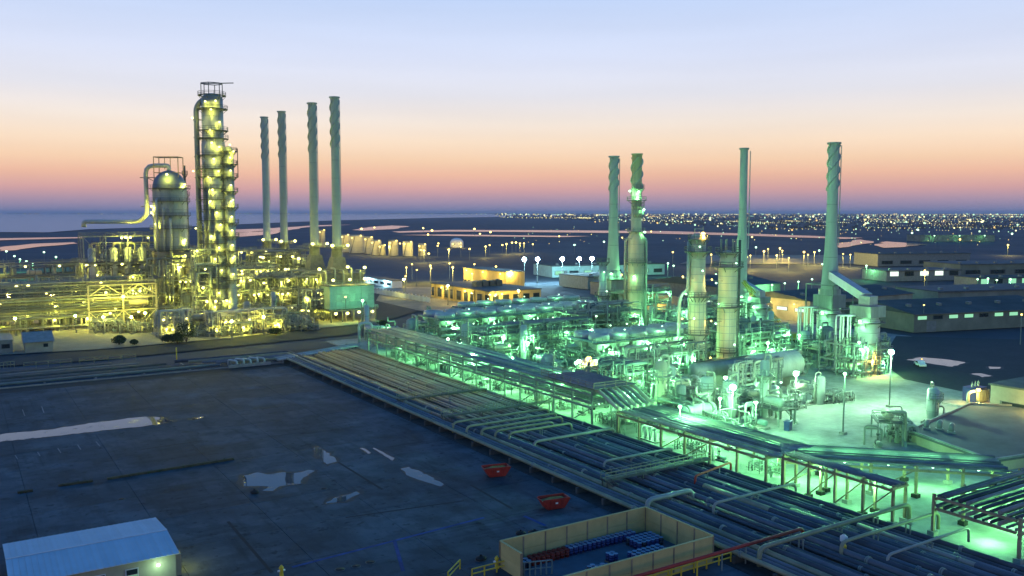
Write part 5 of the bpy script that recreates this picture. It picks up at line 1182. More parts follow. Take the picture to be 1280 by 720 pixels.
for i, (px, py, r_, lab) in enumerate(((425, 712, .5, 'round manhole cover at the bottom edge beside the blue drain'), (445, 708, .45, 'round manhole cover, middle of the three by the blue drain'), (463, 703, .5, 'round manhole cover, last of the three by the blue drain'), (600, 700, .5, 'round manhole cover left of the yellow guard rail'), (405, 611, .4, 'small round manhole cover between the lobed and curved puddles'), (152, 624, .4, 'small round manhole cover beyond the cabin roof'))):
    q = P(px, py); t = thing('manhole_cover', lab, 'manhole', (q.x, q.y, .012)); MB().disc_ring((0, 0, 0), r_, r_*1.25, 0, .035, 18).build('rim', SLEEP, t); MB().lathe((0, 0, 0), [(r_*.97, .0), (r_*.97, .03), (.01, .032)], 18).build('lid', RUBBER, t)
for i, (px, py, lab) in enumerate(((651, 668, 'pair of black sacks lying outside the compound, farther one'), (668, 667, 'black sack with a tied neck lying outside the compound wall'), (601, 699.5, 'small black sack near the yellow hydrant'), (318, 616, 'dark scrap heap beside the broad lobed puddle'))):
    q = P(px, py); rnd = random.Random(i+50); m = MB(); t = thing('rubbish_sack', lab, 'sack', (q.x, q.y, .01), i)
    pr_ = [(.05, 0), (.55, .03), (.62, .25), (.5, .5), (.2, .68), (.07, .78), (.14, .9)]; m.lathe((0, 0, 0), pr_, 12); m.v = [(x*(1+rnd.uniform(-.16, .16)), y*1.25*(1+rnd.uniform(-.16, .16)), z*.6*(1+rnd.uniform(-.1, .1))) for x, y, z in m.v]; m.build('bag', RUBBER, t)
# walled compound with drums
x0, x1, y0, y1, hw = 50.8, 72.3, 70.4, 82.2, 3.0
cw = thing('compound_wall', 'beige panel wall enclosing the drum store', 'wall', (0, 0, 0))
def wallrun(a, b, n, out):
    d = Vector(b) - Vector(a); L = d.length; d.normalize()
    for i in range(n):
        p, q = Vector(a) + d*(L*i/n + .1), Vector(a) + d*(L*(i+1)/n - .1)
        for k in range(2): MB().bar((p.x, p.y, hw*(k+.5)/2), (q.x, q.y, hw*(k+.5)/2), .16, hw/2-.03).build('panel', BEIGE, cw)
    for i in range(n+1): p = Vector(a) + d*(L*i/n); MB().box(p.x-.11, p.x+.11, p.y-.11, p.y+.11, 0, hw+.05).build('post', RUSTSTEEL, cw)
    m = MB().bar((a[0], a[1], hw+.06), (b[0], b[1], hw+.06), .26, .1); m.build('coping', BEIGE, cw)
wallrun((x0, y1), (x1, y1), 7, 0); wallrun((x1, y1-.13), (x1, y0+.13), 4, 0); wallrun((x1-.13, y0), (x0+.13, y0), 7, 0); wallrun((x0, y1-.13), (x0, y1-4.4), 1, 0)
struct(MB().box(x0+.1, x1-.1, y0+.1, y1-.1, .0, .03).build('compound_floor', mat('compound concrete', (0.09, 0.095, 0.11), .8, 0, .25, .4)), 'grey concrete floor of the drum store', 'floor')
DM = {}
def drum(x, y, mm, label, group, z=.03):
    if mm.name not in DM:
        a = MB().lathe((0, 0, 0), [(.28, 0), (.3, .02), (.3, .29), (.315, .30), (.315, .33), (.3, .34), (.3, .58), (.315, .59), (.315, .62), (.3, .63), (.3, .88)], 14).mesh('body'); a.materials.append(mm)
        b = MB().lathe((0, 0, 0), [(.3, .88), (.29, .90), (.27, .87), (.02, .87)], 14).mesh('lid'); b.materials.append(LIDGREY if mm is not REDDRUM else REDDRUM); DM[mm.name] = (a, b)
    t = thing('oil_drum', label, 'drum', (x, y, z), random.uniform(0, 6), group)
    for nm, me in zip(('body', 'lid'), DM[mm.name]): o = bpy.data.objects.new(nm, me); COL.objects.link(o); o.parent = t
for i in range(15):
    for j in range(2): drum(59.6 + i*.68, 81.4 - j*.66, BLUEDRUM, NTH[i] + ' blue drum from the red ones, ' + ('row against the back wall', 'second row off the wall')[j], 'blue drums along the compound wall')
for i in range(6):
    for j in range(4): drum(67.4 + i*.68, 79.6 - j*.66, BLUEDRUM if (i+j) % 4 else DARKDRUM, NTH[i] + ' drum across the compound corner block, ' + NTH[j] + ' rank from the wall', 'drums in the corner block')
for i in range(8):
    for j in range(2): drum(54.2 + i*.68, 81.3 - j*.66, REDDRUM, NTH[i] + ' red drum from the gate, ' + ('row against the back wall', 'second row off the wall')[j], 'red drums along the compound wall')
for i in range(3):
    for j in range(2): drum(52.0 + i*.68, 80.9 - j*.66, DARKDRUM, NTH[i] + ' black drum from the gate, ' + ('row against the back wall', 'second row off the wall')[j], 'black drums at the gate end')
for i in range(7):
    for j in range(3): drum(64.6 + i*.7, 76.0 - j*.68, DARKDRUM if i % 3 else BLUEDRUM, NTH[i] + ' drum across the loose middle block, ' + NTH[j] + ' rank from the back', 'dark drums in the middle block')
drum(51.9, 81.5, OILYELLOW, 'single yellow drum by the compound gate', None)
for i, (x, y) in enumerate(((62.4, 76.6), (58.3, 74.8), (59.5, 74.4), (54.8, 73.4), (56.2, 73.2), (61.5, 73.4))):
    t = thing('drum_pallet', ('pallet of pale capped drums alone on the compound floor', 'pallet of dark drums by the near compound wall', 'second pallet of dark drums by the near compound wall', 'pallet of drums nearest the compound gate', 'pallet of drums second from the compound gate', 'pallet of drums against the near wall middle')[i], 'pallet', (x, y, .03), .3*i)
    for k in range(5): MB().box(-.6, .6, -.58+k*.26, -.40+k*.26, .1, .13).build('plank', WOOD, t)
    for k in (-.5, 0, .5): MB().box(k-.05, k+.05, -.58, .6, 0, .1).build('bearer', WOOD, t)
    for a in (-.3, .3):
        for b in (-.3, .3):
            o = bpy.data.objects.new('drum', DM['dark drum paint' if i else 'blue drum paint'][0]); COL.objects.link(o); o.parent = t; o.location = (a, b, .14)
            o2 = bpy.data.objects.new('lid', DM['dark drum paint'][1]); COL.objects.link(o2); o2.parent = o
# yellow guard rails and gate by the compound
def guard(a, b, label, m=OILYELLOW, h=1.1, n=3):
    t = thing('guard_rail', label, 'railing', (a[0], a[1], 0)); d = Vector((b[0]-a[0], b[1]-a[1], 0))
    for k in (h, h*.5): MB().bar((0, 0, k), (d.x, d.y, k), .11).build('rail', m, t)
    for i in range(n+1): MB().bar((d.x*i/n, d.y*i/n, 0), (d.x*i/n, d.y*i/n, h), .13).build('post', m, t)
q0, q1 = P(590, 718, .5), P(636, 706, .5); guard(q0, q1, 'yellow guard rail left of the compound corner')
q0, q1 = P(560, 722, .5), P(575, 706, .5); guard(q0, q1, 'yellow rail stub at the bottom edge near the compound', n=1)
q0, q1 = P(648, 716, .5), P(690, 712, .5); guard(q0, q1, 'pale mesh gate rail inside the compound gateway', STEEL, 1.6, 6)
guard((60.5, 69.3), (74, 69.3), 'yellow guard rail along the near side of the compound', OILYELLOW, 1.1, 7)
t = thing('valve_hydrant', 'yellow hydrant with white caps left of the compound', 'hydrant', tuple(P(621, 710))); MB().lathe((0, 0, 0), [(.3, 0), (.22, .15), (.22, 1.0), (.28, 1.1), (.1, 1.4), (.02, 1.42)], 10).build('body', OILYELLOW, t); MB().tube([(-.4, 0, .8), (.4, 0, .8)], .12, 8).build('outlet', WHITEP, t)
t = thing('valve_hydrant', 'yellow hydrant beside the dark slot at the bottom edge', 'hydrant', tuple(P(352, 722))); MB().lathe((0, 0, 0), [(.3, 0), (.22, .15), (.22, 1.0), (.28, 1.1), (.1, 1.4), (.02, 1.42)], 10).build('body', OILYELLOW, t); MB().tube([(-.4, 0, .8), (.4, 0, .8)], .12, 8).build('outlet', WHITEP, t)

# cabin with pale sheet roof
cx0, cx1, cy0, cy1, he, hr = 3.3, 19.4, 97.6, 110.9, 3.2, 3.75
cb = thing('site_cabin', 'long cabin with pale blue ribbed sheet roof at the bottom corner', 'building', (0, 0, 0))
MB().box(cx0+.3, cx1-.35, cy0+.4, cy1-.4, 0, he-.05).build('wall', WALLB, cb)
cyr = 104.2
for (ya, za, yb, zb_) in ((cy1, he, cyr, hr), (cyr, hr, cy0, he)):
    n = 28
    for i in range(n):
        xa, xb = cx0 + (cx1-cx0)*i/n, cx0 + (cx1-cx0)*(i+1)/n - .03; m = MB()
        m._add([(xa, ya, za), (xb, ya, za), (xb, yb, zb_), (xa, yb, zb_), (xa, ya, za-.06), (xb, ya, za-.06), (xb, yb, zb_-.06), (xa, yb, zb_-.06)], [(0,1,2,3),(7,6,5,4),(0,4,5,1),(1,5,6,2),(2,6,7,3),(3,7,4,0)]); m.bar(((xb-.03), ya, za+.03), ((xb-.03), yb, zb_+.03), .07, .06); m.build('roof_sheet', ROOFB, cb)
MB().bar((cx0, cyr, hr+.05), (cx1, cyr, hr+.05), .3, .08).build('ridge_cap', ROOFB, cb)
m = MB(); xg = cx1-.36; m._add([(xg, cy0+.4, he-.05), (xg, cy1-.4, he-.05), (xg, cyr, hr-.1), (xg-.2, cy0+.4, he-.05), (xg-.2, cy1-.4, he-.05), (xg-.2, cyr, hr-.1)], [(0, 1, 2), (5, 4, 3)]); m.build('gable', WALLB, cb)
for i, x in enumerate((5.2, 8.4, 11.4, 14.6)):
    w = MB().box(x-.65, x+.65, cy0+.32, cy0+.42, 1.0, 2.4).build('window_frame', WHITEP, cb); MB().box(x-.55, x+.55, cy0+.28, cy0+.33, 1.75, 2.32).build('pane', GLASS, w); MB().box(x-.55, x+.55, cy0+.28, cy0+.33, 1.08, 1.68).build('blind', emit('lit blind', (.35, .8, .5), .35), w)
lamp(cb, (17.2, cy0+.1, 2.3), 'wht', .16, True, .03, (0, -.9, -.2)); lamp(cb, (cx1-.1, 101.0, 2.5), 'yel', .12, True, .10, (.5, 0, -.2)); lamp(cb, (cx1+.0, 107.2, 2.4), 'yel', .1, True, .012, (.4, 0, -.2))
MB().box(cx1-.34, cx1+.5, 99.4, 100.5, .0, 2.4).build('porch', WALLB, cb)
# ================================================================== buildings behind
def building(name, label, corner_px, W, D, H, wall=WALLB, roof=ROOFD, nwin=0, wz=(1.2, 2.6), lit=None, parapet=True, loc=None, rz=0, side=4, win_side=None, cat='building', pitched=False, panels=0, group=None):
    """corner_px: the ground corner nearest the camera; W runs along +x (right, away), D along +y (left, away)."""
    q = P(*corner_px) if loc is None else Vector((*loc, 0)); t = thing(name, label, cat, (q.x, q.y, 0), rz, group)
    if panels:
        MB().box(.15, W-.15, .15, D-.15, 0, H).build('wall', wall, t)
        for i in range(panels): MB().box(W*i/panels+.12, W*(i+1)/panels-.12, 0, .14, .2, H-.3).build('panel', wall, t)
    else: MB().box(0, W, 0, D, 0, H).build('wall', wall, t)
    if pitched:
        m = MB(); o = .5; m._add([(-o, -o, H), (W+o, -o, H), (W+o, D+o, H), (-o, D+o, H), (-o, D/2, H+D*.07), (W+o, D/2, H+D*.07)], [(0, 1, 5, 4), (2, 3, 4, 5), (0, 4, 3), (1, 2, 5), (3, 2, 1, 0)]); m.build('roof', roof, t)
    else:
        MB().box(-.3, W+.3, -.3, D+.3, H+.01, H+.35).build('roof', roof, t)
    if name == 'warehouse':
        zr = H + (D*.07*.5 if pitched else .35)
        for i in range(max(2, int(W/12))): x = W*(i+.5)/max(2, int(W/12)); MB().box(x-.7, x+.7, D*.25-.7, D*.25+.7, zr-.4, zr+.9).build('roof_vent', GREYPAINT, t)
        MB().bar((-.5, -.55, H-.1), (W+.5, -.55, H-.1), .2, .25).build('gutter', DARKSTEEL, t)
        MB().box(W*.08, W*.08+4, -.06, .05, 0, min(4.2, H*.6)).build('door', GREYPAINT, t)
    for i in range(nwin):
        x = W*(i+.5)/nwin; f = MB().box(x-W/nwin*.32, x+W/nwin*.32, -.08, .02, *wz).build('window', DARKSTEEL, t); MB().box(x-W/nwin*.28, x+W/nwin*.28, -.12, -.07, wz[0]+.12, wz[1]-.12).build('pane', (lit if lit and (i*7) % 3 != 1 else GLASS), f)
    if win_side:
        n, lit2 = win_side
        for i in range(n): y = D*(i+.5)/n; f = MB().box(-.08, .02, y-D/n*.32, y+D/n*.32, *wz).build('window', DARKSTEEL, t); MB().box(-.12, -.07, y-D/n*.28, y+D/n*.28, wz[0]+.12, wz[1]-.12).build('pane', lit2 or GLASS, f)
    return t
ROOFW = mat('weathered dark sheet roof', (0.095, 0.108, 0.105), .9, 0, .25, .1, spec=.05)
WALLW = mat('dusty shed wall', (0.22, 0.23, 0.18), .9, 0, .3, .12, spec=.1)
WIN_Y = emit('lit window warm', (1.0, .85, .35), 1.3); WIN_G = emit('lit window green', (.4, 1.0, .6), .7); WIN_W = emit('lit window white', (.8, 1.0, .85), 1.2)
YWALL = mat('ochre rendered wall', (0.50, 0.38, 0.16), .8, 0, .12, .3)
ob = building('office_block', 'ochre lit low office block with dark glazed side', (613, 384.5), 26, 55, 6.6, YWALL, ROOFD, 5, (1.0, 5.2), None, win_side=(9, None), panels=5)
for i in range(6): MB().box(-.35, .0, 55*(i+.5)/6-.3, 55*(i+.5)/6+.3, 0, 6.4).build('pilaster', YWALL, ob)
for x_, y_ in ((-3, -3), (8, -4), (20, -4), (-4, 20), (-4, 42)): lamp(ob, (x_*.25, y_*.3 if y_ < 0 else y_, 5.6), 'warm', .5, True, .45, (-1.6 if y_ > 0 else -.5, -2.5 if y_ < 0 else 0, -1))
ob2 = building('office_block', 'taller ribbed ochre hall standing behind the low office block', (690, 359), 12, 45, 9, YWALL, ROOFD, 0, loc=tuple(P(632, 362).xy), panels=6, win_side=(10, None))
for y_ in (4, 22, 40): lamp(ob2, (-.8, y_, 8), 'warm', .5, True, .5, (-2.5, 0, -1))
roofstuff = thing('roof_plant', 'cluster of dark cooling units on the office roof', 'roof unit', (ob.location.x+6, ob.location.y+22, 6.96))
for i in range(4): MB().box(i*3.6, i*3.6+2.8, 0, 4, 0, 2.2+.4*(i % 2)).build('unit_casing', DARKSTEEL, roofstuff); MB().disc_ring((i*3.6+1.4, 2, 2.2+.4*(i % 2)), .4, .9, 0, .3, 12).build('fan_ring', GREYPAINT, roofstuff)
# white slatted fence
fa, fb = P(464, 366), P(538, 379); t = thing('white_fence', 'long white post and panel fence before the office block', 'fence', (fa.x, fa.y, 0)); d = fb-fa; n = 18
for i in range(n):
    a, b = d*(i/n), d*((i+1)/n); MB().bar((a.x*.98+b.x*.02, a.y*.98+b.y*.02, 1.3), (a.x*.06+b.x*.94, a.y*.06+b.y*.94, 1.3), .08, 2.2).build('panel', WHITEP, t); MB().box(a.x-.12, a.x+.12, a.y-.12, a.y+.12, 0, 2.9).build('post', WHITEP, t)
fl_ = P(500, 368); light('yel', t, (d.x*.4-2, d.y*.4-8, 7), .8)  # bare point light near the fence, without a lamp body
wl = building('store_shed', 'small white lit shed beside the white fence', (430, 362), 6, 50, 3.6, WHITEP, ROOFD, 0, loc=tuple(P(490, 360).xy), win_side=(6, None)); lamp(wl, (-.6, 8, 3.2), 'blu', .4, True, .5, (-1.4, 0, -.4)); lamp(wl, (-.6, 30, 3.2), 'blu', .4, True, .5, (-1.4, 0, -.4)); lamp(wl, (-.6, 44, 3.2), 'blu', .4, True, .5, (-1.4, 0, -.4))
flood(505, 371, 8, 'warm', 'amber lamp post standing behind the white fence', .4, 1.4)
flood(560, 381, 8, 'warm', 'amber lamp post before the glazed office side', .35, 1.4)
flood(648, 385, 7, 'warm', 'amber lamp post before the ochre office front', .35, 1.2)
# car before office
def car(px, py, rz, paint, label):
    q = P(px, py); t = thing('parked_car', label, 'car', (q.x, q.y, .02), rz)
    m = MB(); prof = [(-2.2, .35), (-2.25, .75), (-1.9, .95), (-1.3, 1.0), (-.8, 1.45), (.7, 1.48), (1.4, 1.0), (2.1, .85), (2.25, .6), (2.2, .35)]
    vs = [(x, -.85, z) for x, z in prof] + [(x, .85, z) for x, z in prof]; k = len(prof)
    m._add(vs, [tuple(range(k))[::-1], tuple(range(k, 2*k))] + [(i, (i+1) % k, k+(i+1) % k, k+i) for i in range(k)]); m.build('body', paint, t)
    for s in (-1, 1): MB()._add([(-.95, s*.86, 1.03), (1.05, s*.86, 1.03), (.62, s*.86, 1.4), (-.7, s*.86, 1.38)], [(0, 1, 2, 3) if s < 0 else (3, 2, 1, 0)]).build('side_window', GLASS, t)
    for x in (-1.35, 1.4):
        for s in (-1, 1): MB().tube([(x, s*.70, .33), (x, s*.9, .33)], .33, 12).build('wheel', RUBBER, t)
    return t
car(573, 374, .6, DARKSTEEL, 'dark car parked before the glazed side of the office')
car(1150, 458, .9, WHITEP, 'pale car on the road beyond the pale apron')
car(1163, 535, 1.0, GREYPAINT, 'grey car parked beside the dark flat roof')
# storage tanks
def tank(px, py, r, h, label, lk='warm', dome=False, m=TANKP, lit=True, group='storage tanks beyond the stacks'):
    q = P(px, py); t = thing('storage_tank', label, 'tank', (q.x, q.y, 0), 0, group)
    shell(t, [(r, 0), (r, h)], m, 28, 'shell', bands=[(r, h*.33), (r, h*.66)]); MB().lathe((0, 0, h), [(r+.1, 0)] + ([(r*.96, r*.25), (r*.7, r*.6), (r*.35, r*.75), (.05, r*.8)] if dome else [(.05, r*.12)]), 28).build('roof', m, t)
    ring_rail(MB(), r-.1, h, 0, 2*math.pi, 1.2, .16, 18).build('handrail', STEEL, t)
    a = AV(q)
    if lit:
        for k, da in enumerate((-.5, .45)): lamp(t, ((r+2)*math.cos(a+da), (r+2)*math.sin(a+da), h+.6 if k else h*.9), lk, .7, True, .8, (7*math.cos(a+da), 7*math.sin(a+da), -1.5))
    MB().lathe((0, 0, 0), [(0, 0)], 3) if False else None
    q2 = MB(); q2.bar(((r+.4)*math.cos(a-.9), (r+.4)*math.sin(a-.9), 0), ((r+.4)*math.cos(a-.2), (r+.4)*math.sin(a-.2), h), .8, .3); q2.build('stair', DARKSTEEL, t)
    return t
for i, (px, py, w, ht) in enumerate(((403, 309, 9, 21), (446, 316, 22, 21), (461, 317, 14, 20), (432, 315, 13, 21), (470, 318.5, 16, 17), (492, 319.5, 14, 18), (510, 320, 15, 17), (528, 320, 12, 14), (478, 319, 10, 12))):
    q = P(px, py); k = depth(q)/FPX; tank(px, py, w*k/2*.85, ht*k, 'cream tank beyond the stacks, ' + ('farthest from the office, thin and alone', 'broadest of all, behind the chimney', 'narrow one just past the broadest', 'left neighbour of the broadest', 'squat wide one in the row middle', 'straight one right of the squat tank', 'second last towards the lamps', 'last and smallest at the lamp end', 'short one set before the squat tank')[i])
tank(571, 309, 8, 4.5, 'white domed tank glowing alone past the tank row', 'warm', True, WHITEP, True, None)
lr_ = poly([P(850, 330), P(1070, 330), P(1085, 322), P(1060, 319), P(880, 319)], 0); struct(lr_.build('lit_road_sheet', PAVEL, None, (0, 0, .2)), 'sandy road strip, pale sheet added to show the amber lamplight', 'ground')  # pale road sheet added so the amber lamps' light shows on it
lr_ = poly([P(470, 376), P(540, 392), P(700, 386), P(690, 378), P(610, 360), P(480, 358)], 0); struct(lr_.build('office_forecourt', PAVEL, None, (0, 0, .05)), 'sandy lit forecourt round the office block', 'ground')
# left background band of teal lamps, hut, shrubs
hq = P(32, 441); t = thing('guard_hut', 'small hut with sloping roof and dark window by the road', 'hut', (hq.x, hq.y, 0)); MB().box(0, 7, 0, 6, 0, 3).build('wall', WALLB, t); m = MB(); m._add([(-.5, -.6, 3.0), (7.5, -.6, 3.0), (7.5, 6.5, 5.2), (-.5, 6.5, 5.2), (-.5, -.6, 2.85), (7.5, -.6, 2.85), (7.5, 6.5, 3.02), (-.5, 6.5, 3.02)], [(0,1,2,3),(7,6,5,4),(0,4,5,1),(1,5,6,2),(2,6,7,3),(3,7,4,0)]); m.build('roof', GREYPAINT, t); MB().box(4.6, 5.8, -.06, .05, 1.3, 2.3).build('window', GLASS, t)
t2 = building('store_shed', 'long low dark shed beside the guard hut', (2, 443), 7, 16, 3.4, GREYPAINT, GREYPAINT, 2, loc=(hq.x-10, hq.y+3))
def shrub(px, py, r, label, group, h=None):
    q = P(px, py); rnd = random.Random(int(px*7+py)); h = h or r*1.5; t = thing('shrub', label, 'shrub', (q.x, q.y, 0), 0, group)
    tr_ = MB()
    for k in range(4): a = k*1.6; tr_.tube([(0, 0, 0), (r*.3*math.cos(a), r*.3*math.sin(a), h*.4), (r*.6*math.cos(a), r*.6*math.sin(a), h*.75)], .09, 5)
    tr_.build('stem', BARK, t); lf = MB()
    for k in range(650):
        a, b = rnd.uniform(0, 6.28), math.acos(rnd.uniform(-.6, 1)); rr = r*rnd.uniform(.45, 1.05)*(1+.2*math.sin(3*a)); c = Vector((rr*math.sin(b)*math.cos(a), rr*math.sin(b)*math.sin(a), h*.5 + h*.5*math.cos(b)*rnd.uniform(.6, 1.1)))
        u = Vector((rnd.uniform(-1, 1), rnd.uniform(-1, 1), rnd.uniform(-1, 1))).normalized()*.28; v = u.cross(Vector((rnd.uniform(-1, 1), rnd.uniform(-1, 1), rnd.uniform(-1, 1)))).normalized()*.16
        lf._add([c-u, c+v, c+u, c-v], [(0, 1, 2, 3)])
    lf.build('foliage', LEAF, t)
shrub(149, 431, 1.9, 'round dark shrub by the road before the truss bay', None); shrub(168, 431, 1.1, 'smaller dark shrub right of the round one by the road', None)
shrub(233, 428, 3.2, 'tall dark bush at the roadside before the tallest tower', None, 6.5); shrub(222, 430, 2.0, 'dark bush left of the tall roadside bush', None, 3.4); shrub(210, 428, 1.8, 'low green bush beside the pipe lattice', None, 2.4)
shrub(345, 419, 2.2, 'dark bush where the paving ends below the teal box', None, 2.6); shrub(478, 408, 2.0, 'dark bush near the loop pipe', None, 2.2)
for i, (a, b) in enumerate((((0, 461), (18, 459)), ((30, 461), (90, 456)), ((100, 455), (170, 450)))): 
    q0, q1 = P(a[0], a[1]), P(b[0], b[1]); guard(q0, q1, ('olive guard rail along the trench at the frame edge', 'olive guard rail along the trench, middle length', 'olive guard rail along the trench, nearest the tower')[i], PIPEOLIVE, 1.6, 4)
q = P(221, 455); t = thing('yellow_post', 'tall yellow marker post standing in the trench', 'post', (q.x, q.y, 0)); MB().tube([(0, 0, 0), (0, 0, 4.4)], .16, 8).build('shaft', OILYELLOW, t); MB().box(-.4, .4, -.4, .4, 0, .4).build('base', CONC2, t)
# pipe end group past the trench
t = thing('pipe_end_cluster', 'pale pipe ends and valves where the trench meets the yard', 'pipes', tuple(P(300, 456)))
for i in range(5): MB().tube([(i*1.8-3, 0, .2), (i*1.8-3, 0, 1.6+.2*(i % 2)), (i*1.8-1.6, -3, 1.6+.2*(i % 2)), (i*1.8-1.6, -3, .2)], .28, 8, .6).build('pipe', SILVER, t)
MB().box(-4, 7, -4, -3.6, 0, .8).build('kerb_beam', CONC2, t)
t = thing('long_lagged_pipes', 'pale lagged pipes running from the yard corner to the rack', 'pipes', (76, 229, 0))
for i in range(4): MB().tube([(-4, i*1.1, 1.0), (22.5, i*1.1+8, 1.6)], .36, 10).build('pipe', (SILVER, PIPELAG)[i % 2], t)
for i in range(5): MB().box(-3+i*6, -2.6+i*6, -.5+i*1.8, 4.2+i*1.8, 0, .7+.12*i).build('sleeper', CONC2, t)

# right side buildings
fr_ = thing('flat_roof_building', 'low building with large dark flat roof right of the apron', 'building', (0, 0, 0)); z_ = 1.6
c4 = [P(1240, 578, z_), P(1136, 541, z_), P(1212, 507, z_), P(1330, 512, z_), P(1360, 560, z_)]
m = MB(); n = len(c4); m._add([(p.x, p.y, 0) for p in c4] + [(p.x, p.y, z_) for p in c4], [(i, (i+1) % n, n+(i+1) % n, n+i)[::-1] for i in range(n)]); m.build('wall', WALLB, fr_)
m = MB(); cc = sum(c4, Vector())/n; m._add([(p.x+(p.x-cc.x)*.02, p.y+(p.y-cc.y)*.02, z_) for p in c4] + [(p.x+(p.x-cc.x)*.02, p.y+(p.y-cc.y)*.02, z_+.3) for p in c4], [tuple(range(n))[::-1], tuple(range(n, 2*n))[::-1]] + [(i, (i+1) % n, n+(i+1) % n, n+i) for i in range(n)])
m.build('roof', ROOFD, fr_)
m = MB()
for i in range(n): a, b = c4[i], c4[(i+1) % n]; m.bar((a.x, a.y, z_+.45), (b.x, b.y, z_+.45), .35, .3)
m.build('parapet', SILVER2, fr_)
for i, (px, py) in enumerate(((1158, 536), (1174, 537), (1189, 541))):
    q = P(px, py, 1.9); t = thing('roof_vent', ('curved roof vent nearest the roof corner', 'middle one of the curved roof vents', 'curved roof vent with open mouth')[i], 'vent', (q.x, q.y, 1.9), .7); MB().tube([(0, 0, 0), (0, 0, 1.1), (1.0, -.3, 1.2)], .45, 10, .6).build('cowl', GREYPAINT, t); MB().box(-.6, .6, -.6, .6, 0, .3).build('curb', SILVER2, t)
bb = building('switch_house', 'pale beige block house at the frame edge behind the dark roof', (1236, 516), 30, 22, 5.4, WALLB, ROOFD, 0, loc=(P(1237, 514).x, P(1237, 514).y-22), win_side=(2, None)); lamp(bb, (-1.2, 11, 4.4), 'warm', .35, True, .7, (-1.5, 0, -.3))
t = thing('transformer', 'blue transformer with lit bushings beside the block house', 'transformer', tuple(P(1218, 503)));
MB().box(-2, 2, -1.5, 1.5, .4, 3.4).build('tank', BLUEDRUM, t)
for i in range(6): MB().box(-1.8+i*.7, -1.6+i*.7, -2.1, -1.5, .6, 3.0).build('radiator_fin', GREYPAINT, t)
for i in range(3): MB().lathe((-1.2+i*1.2, 0, 3.4), [(.12, 0), (.25, .2), (.12, .4), (.25, .6), (.12, .8), (.02, 1.3)], 8).build('bushing', CREAM, t)
MB().tube([(-6, -2, 0), (-6, -2, 3.2), (-2.4, -2, 3.2), (-2.4, -2, 1.0)], .3, 8, .8).build('cable_pipe', CREAM, t); MB().box(-7, 4, -4, 3, 0, .35).build('plinth', CONC2, t); lamp(t, (-4, -3, 3.6), 'warm', .45, True, .9, (-.6, -.6, -.2))
for i, (px, py, k) in enumerate(((1108, 552, 'plat'), (1122, 548, 'mani'), (1135, 549, 'loop'), (1165, 527, 'drum'), (1098, 560, 'pump'))): q = P(px, py); place(k, i % 3, q.x, q.y, .8, 'apron', 0, .9)
t = thing('blue_crate', 'small blue box standing alone on the pale apron', 'crate', tuple(P(985, 538)), .4); MB().box(-.9, .9, -.5, .5, .12, 1.7).build('body', BLUEDRUM, t); MB().box(-1, 1, -.6, .6, 1.7, 1.8).build('lid', BLUEDRUM, t)
for s in (-.7, .6): MB().box(s, s+.15, -.5, .5, 0, .12).build('skid', DARKSTEEL, t)

# warehouses
wg = building('warehouse', 'large warehouse with ochre lit gable behind the slender chimney', (985, 396), 62, 34, 8, WALLB, ROOFW, 9, (3.6, 5.0), WIN_G, pitched=True, win_side=(4, WIN_W), loc=tuple(P(1012, 404).xy))
for y_ in (6, 17, 28): lamp(wg, (-1.5, y_, 6.5), 'warm', .3, True, .5, (-3, 0, -1))
building('warehouse', 'teal roofed hall behind the cream columns', (895, 384), 40, 46, 8.5, GREYPAINT, ROOFW, 0, pitched=True, win_side=(5, WIN_W))
building('warehouse', 'brightly lit open fronted store left of the cream columns', (805, 376), 34, 40, 6, GREYPAINT, ROOFW, 6, (.6, 4.6), WIN_W)
tt_ = thing('tent_hangar', 'orange lit round topped tent hangar behind the nearer column', 'tent', tuple(P(838, 392)))
pr_ = [(9*math.cos(a*math.pi/12), 9*math.sin(a*math.pi/12)*.8) for a in range(13)]; m = MB()
m._add([(x, 0, z) for x, z in pr_] + [(x, 24, z) for x, z in pr_], [(i, i+1, 14+i, 13+i) for i in range(12)] + [tuple(range(13))[::-1]], True); m.build('canvas', mat('orange canvas', (.5, .36, .2), .8, 0, .12, .4), tt_); MB().box(-2, 2, -.1, .05, 0, 4).build('door', GREYPAINT, tt_); lamp(tt_, (-7, -3, 5), 'warm', .4, True, 1.2, (-1, -1, 0))
building('warehouse', 'long shed with green lit eave opposite the star lamp', (1140, 416), 66, 40, 6.2, WALLW, ROOFW, 10, (4.2, 5.6), WIN_G, pitched=True, loc=tuple(P(1142, 416).xy), rz=-.25)
building('warehouse', 'long beige walled shed behind the green eaved one', (1172, 386), 80, 26, 7, WALLW, ROOFD, 0, rz=-.3)
building('warehouse', 'dark shed with bright corner window', (1108, 352), 50, 24, 6, GREYPAINT, ROOFD, 5, (3, 6.5), WIN_W, rz=-.35)
building('warehouse', 'open framed dark shed far beyond the furnace chimney', (1097, 333), 80, 30, 9, GREYPAINT, ROOFW, 5, (1.5, 4.2), None, rz=-.35)
building('warehouse', 'long greenish shed far right of the open framed one', (1200, 347), 90, 34, 8, WALLW, ROOFD, 5, (2, 4.6), None, rz=-.35)
building('warehouse', 'bright lit row of sheds at the frame edge', (1222, 360), 60, 18, 5, GREYPAINT, ROOFW, 7, (1, 5), WIN_G, rz=-.35)
gw = building('stadium_wall', 'long low wall glowing green far across the flats', (1150, 302), 105, 40, 9, WALLW, ROOFD, 0, rz=-.55)
for i in range(3): lamp(gw, (15+35*i, -10, 8.5), 'grn', .8, True, 3.0, (0, 0, -.9)); MB().bar((15+35*i, -10, 0), (15+35*i, -10, 8), .3).build('lamp_pole', GREYPAINT, gw)
building('warehouse', 'grey shed behind the straked chimney with lit band', (700, 372), 40, 26, 6.5, GREYPAINT, ROOFW, 6, (3, 4.4), WIN_Y, loc=tuple(P(735, 362).xy))
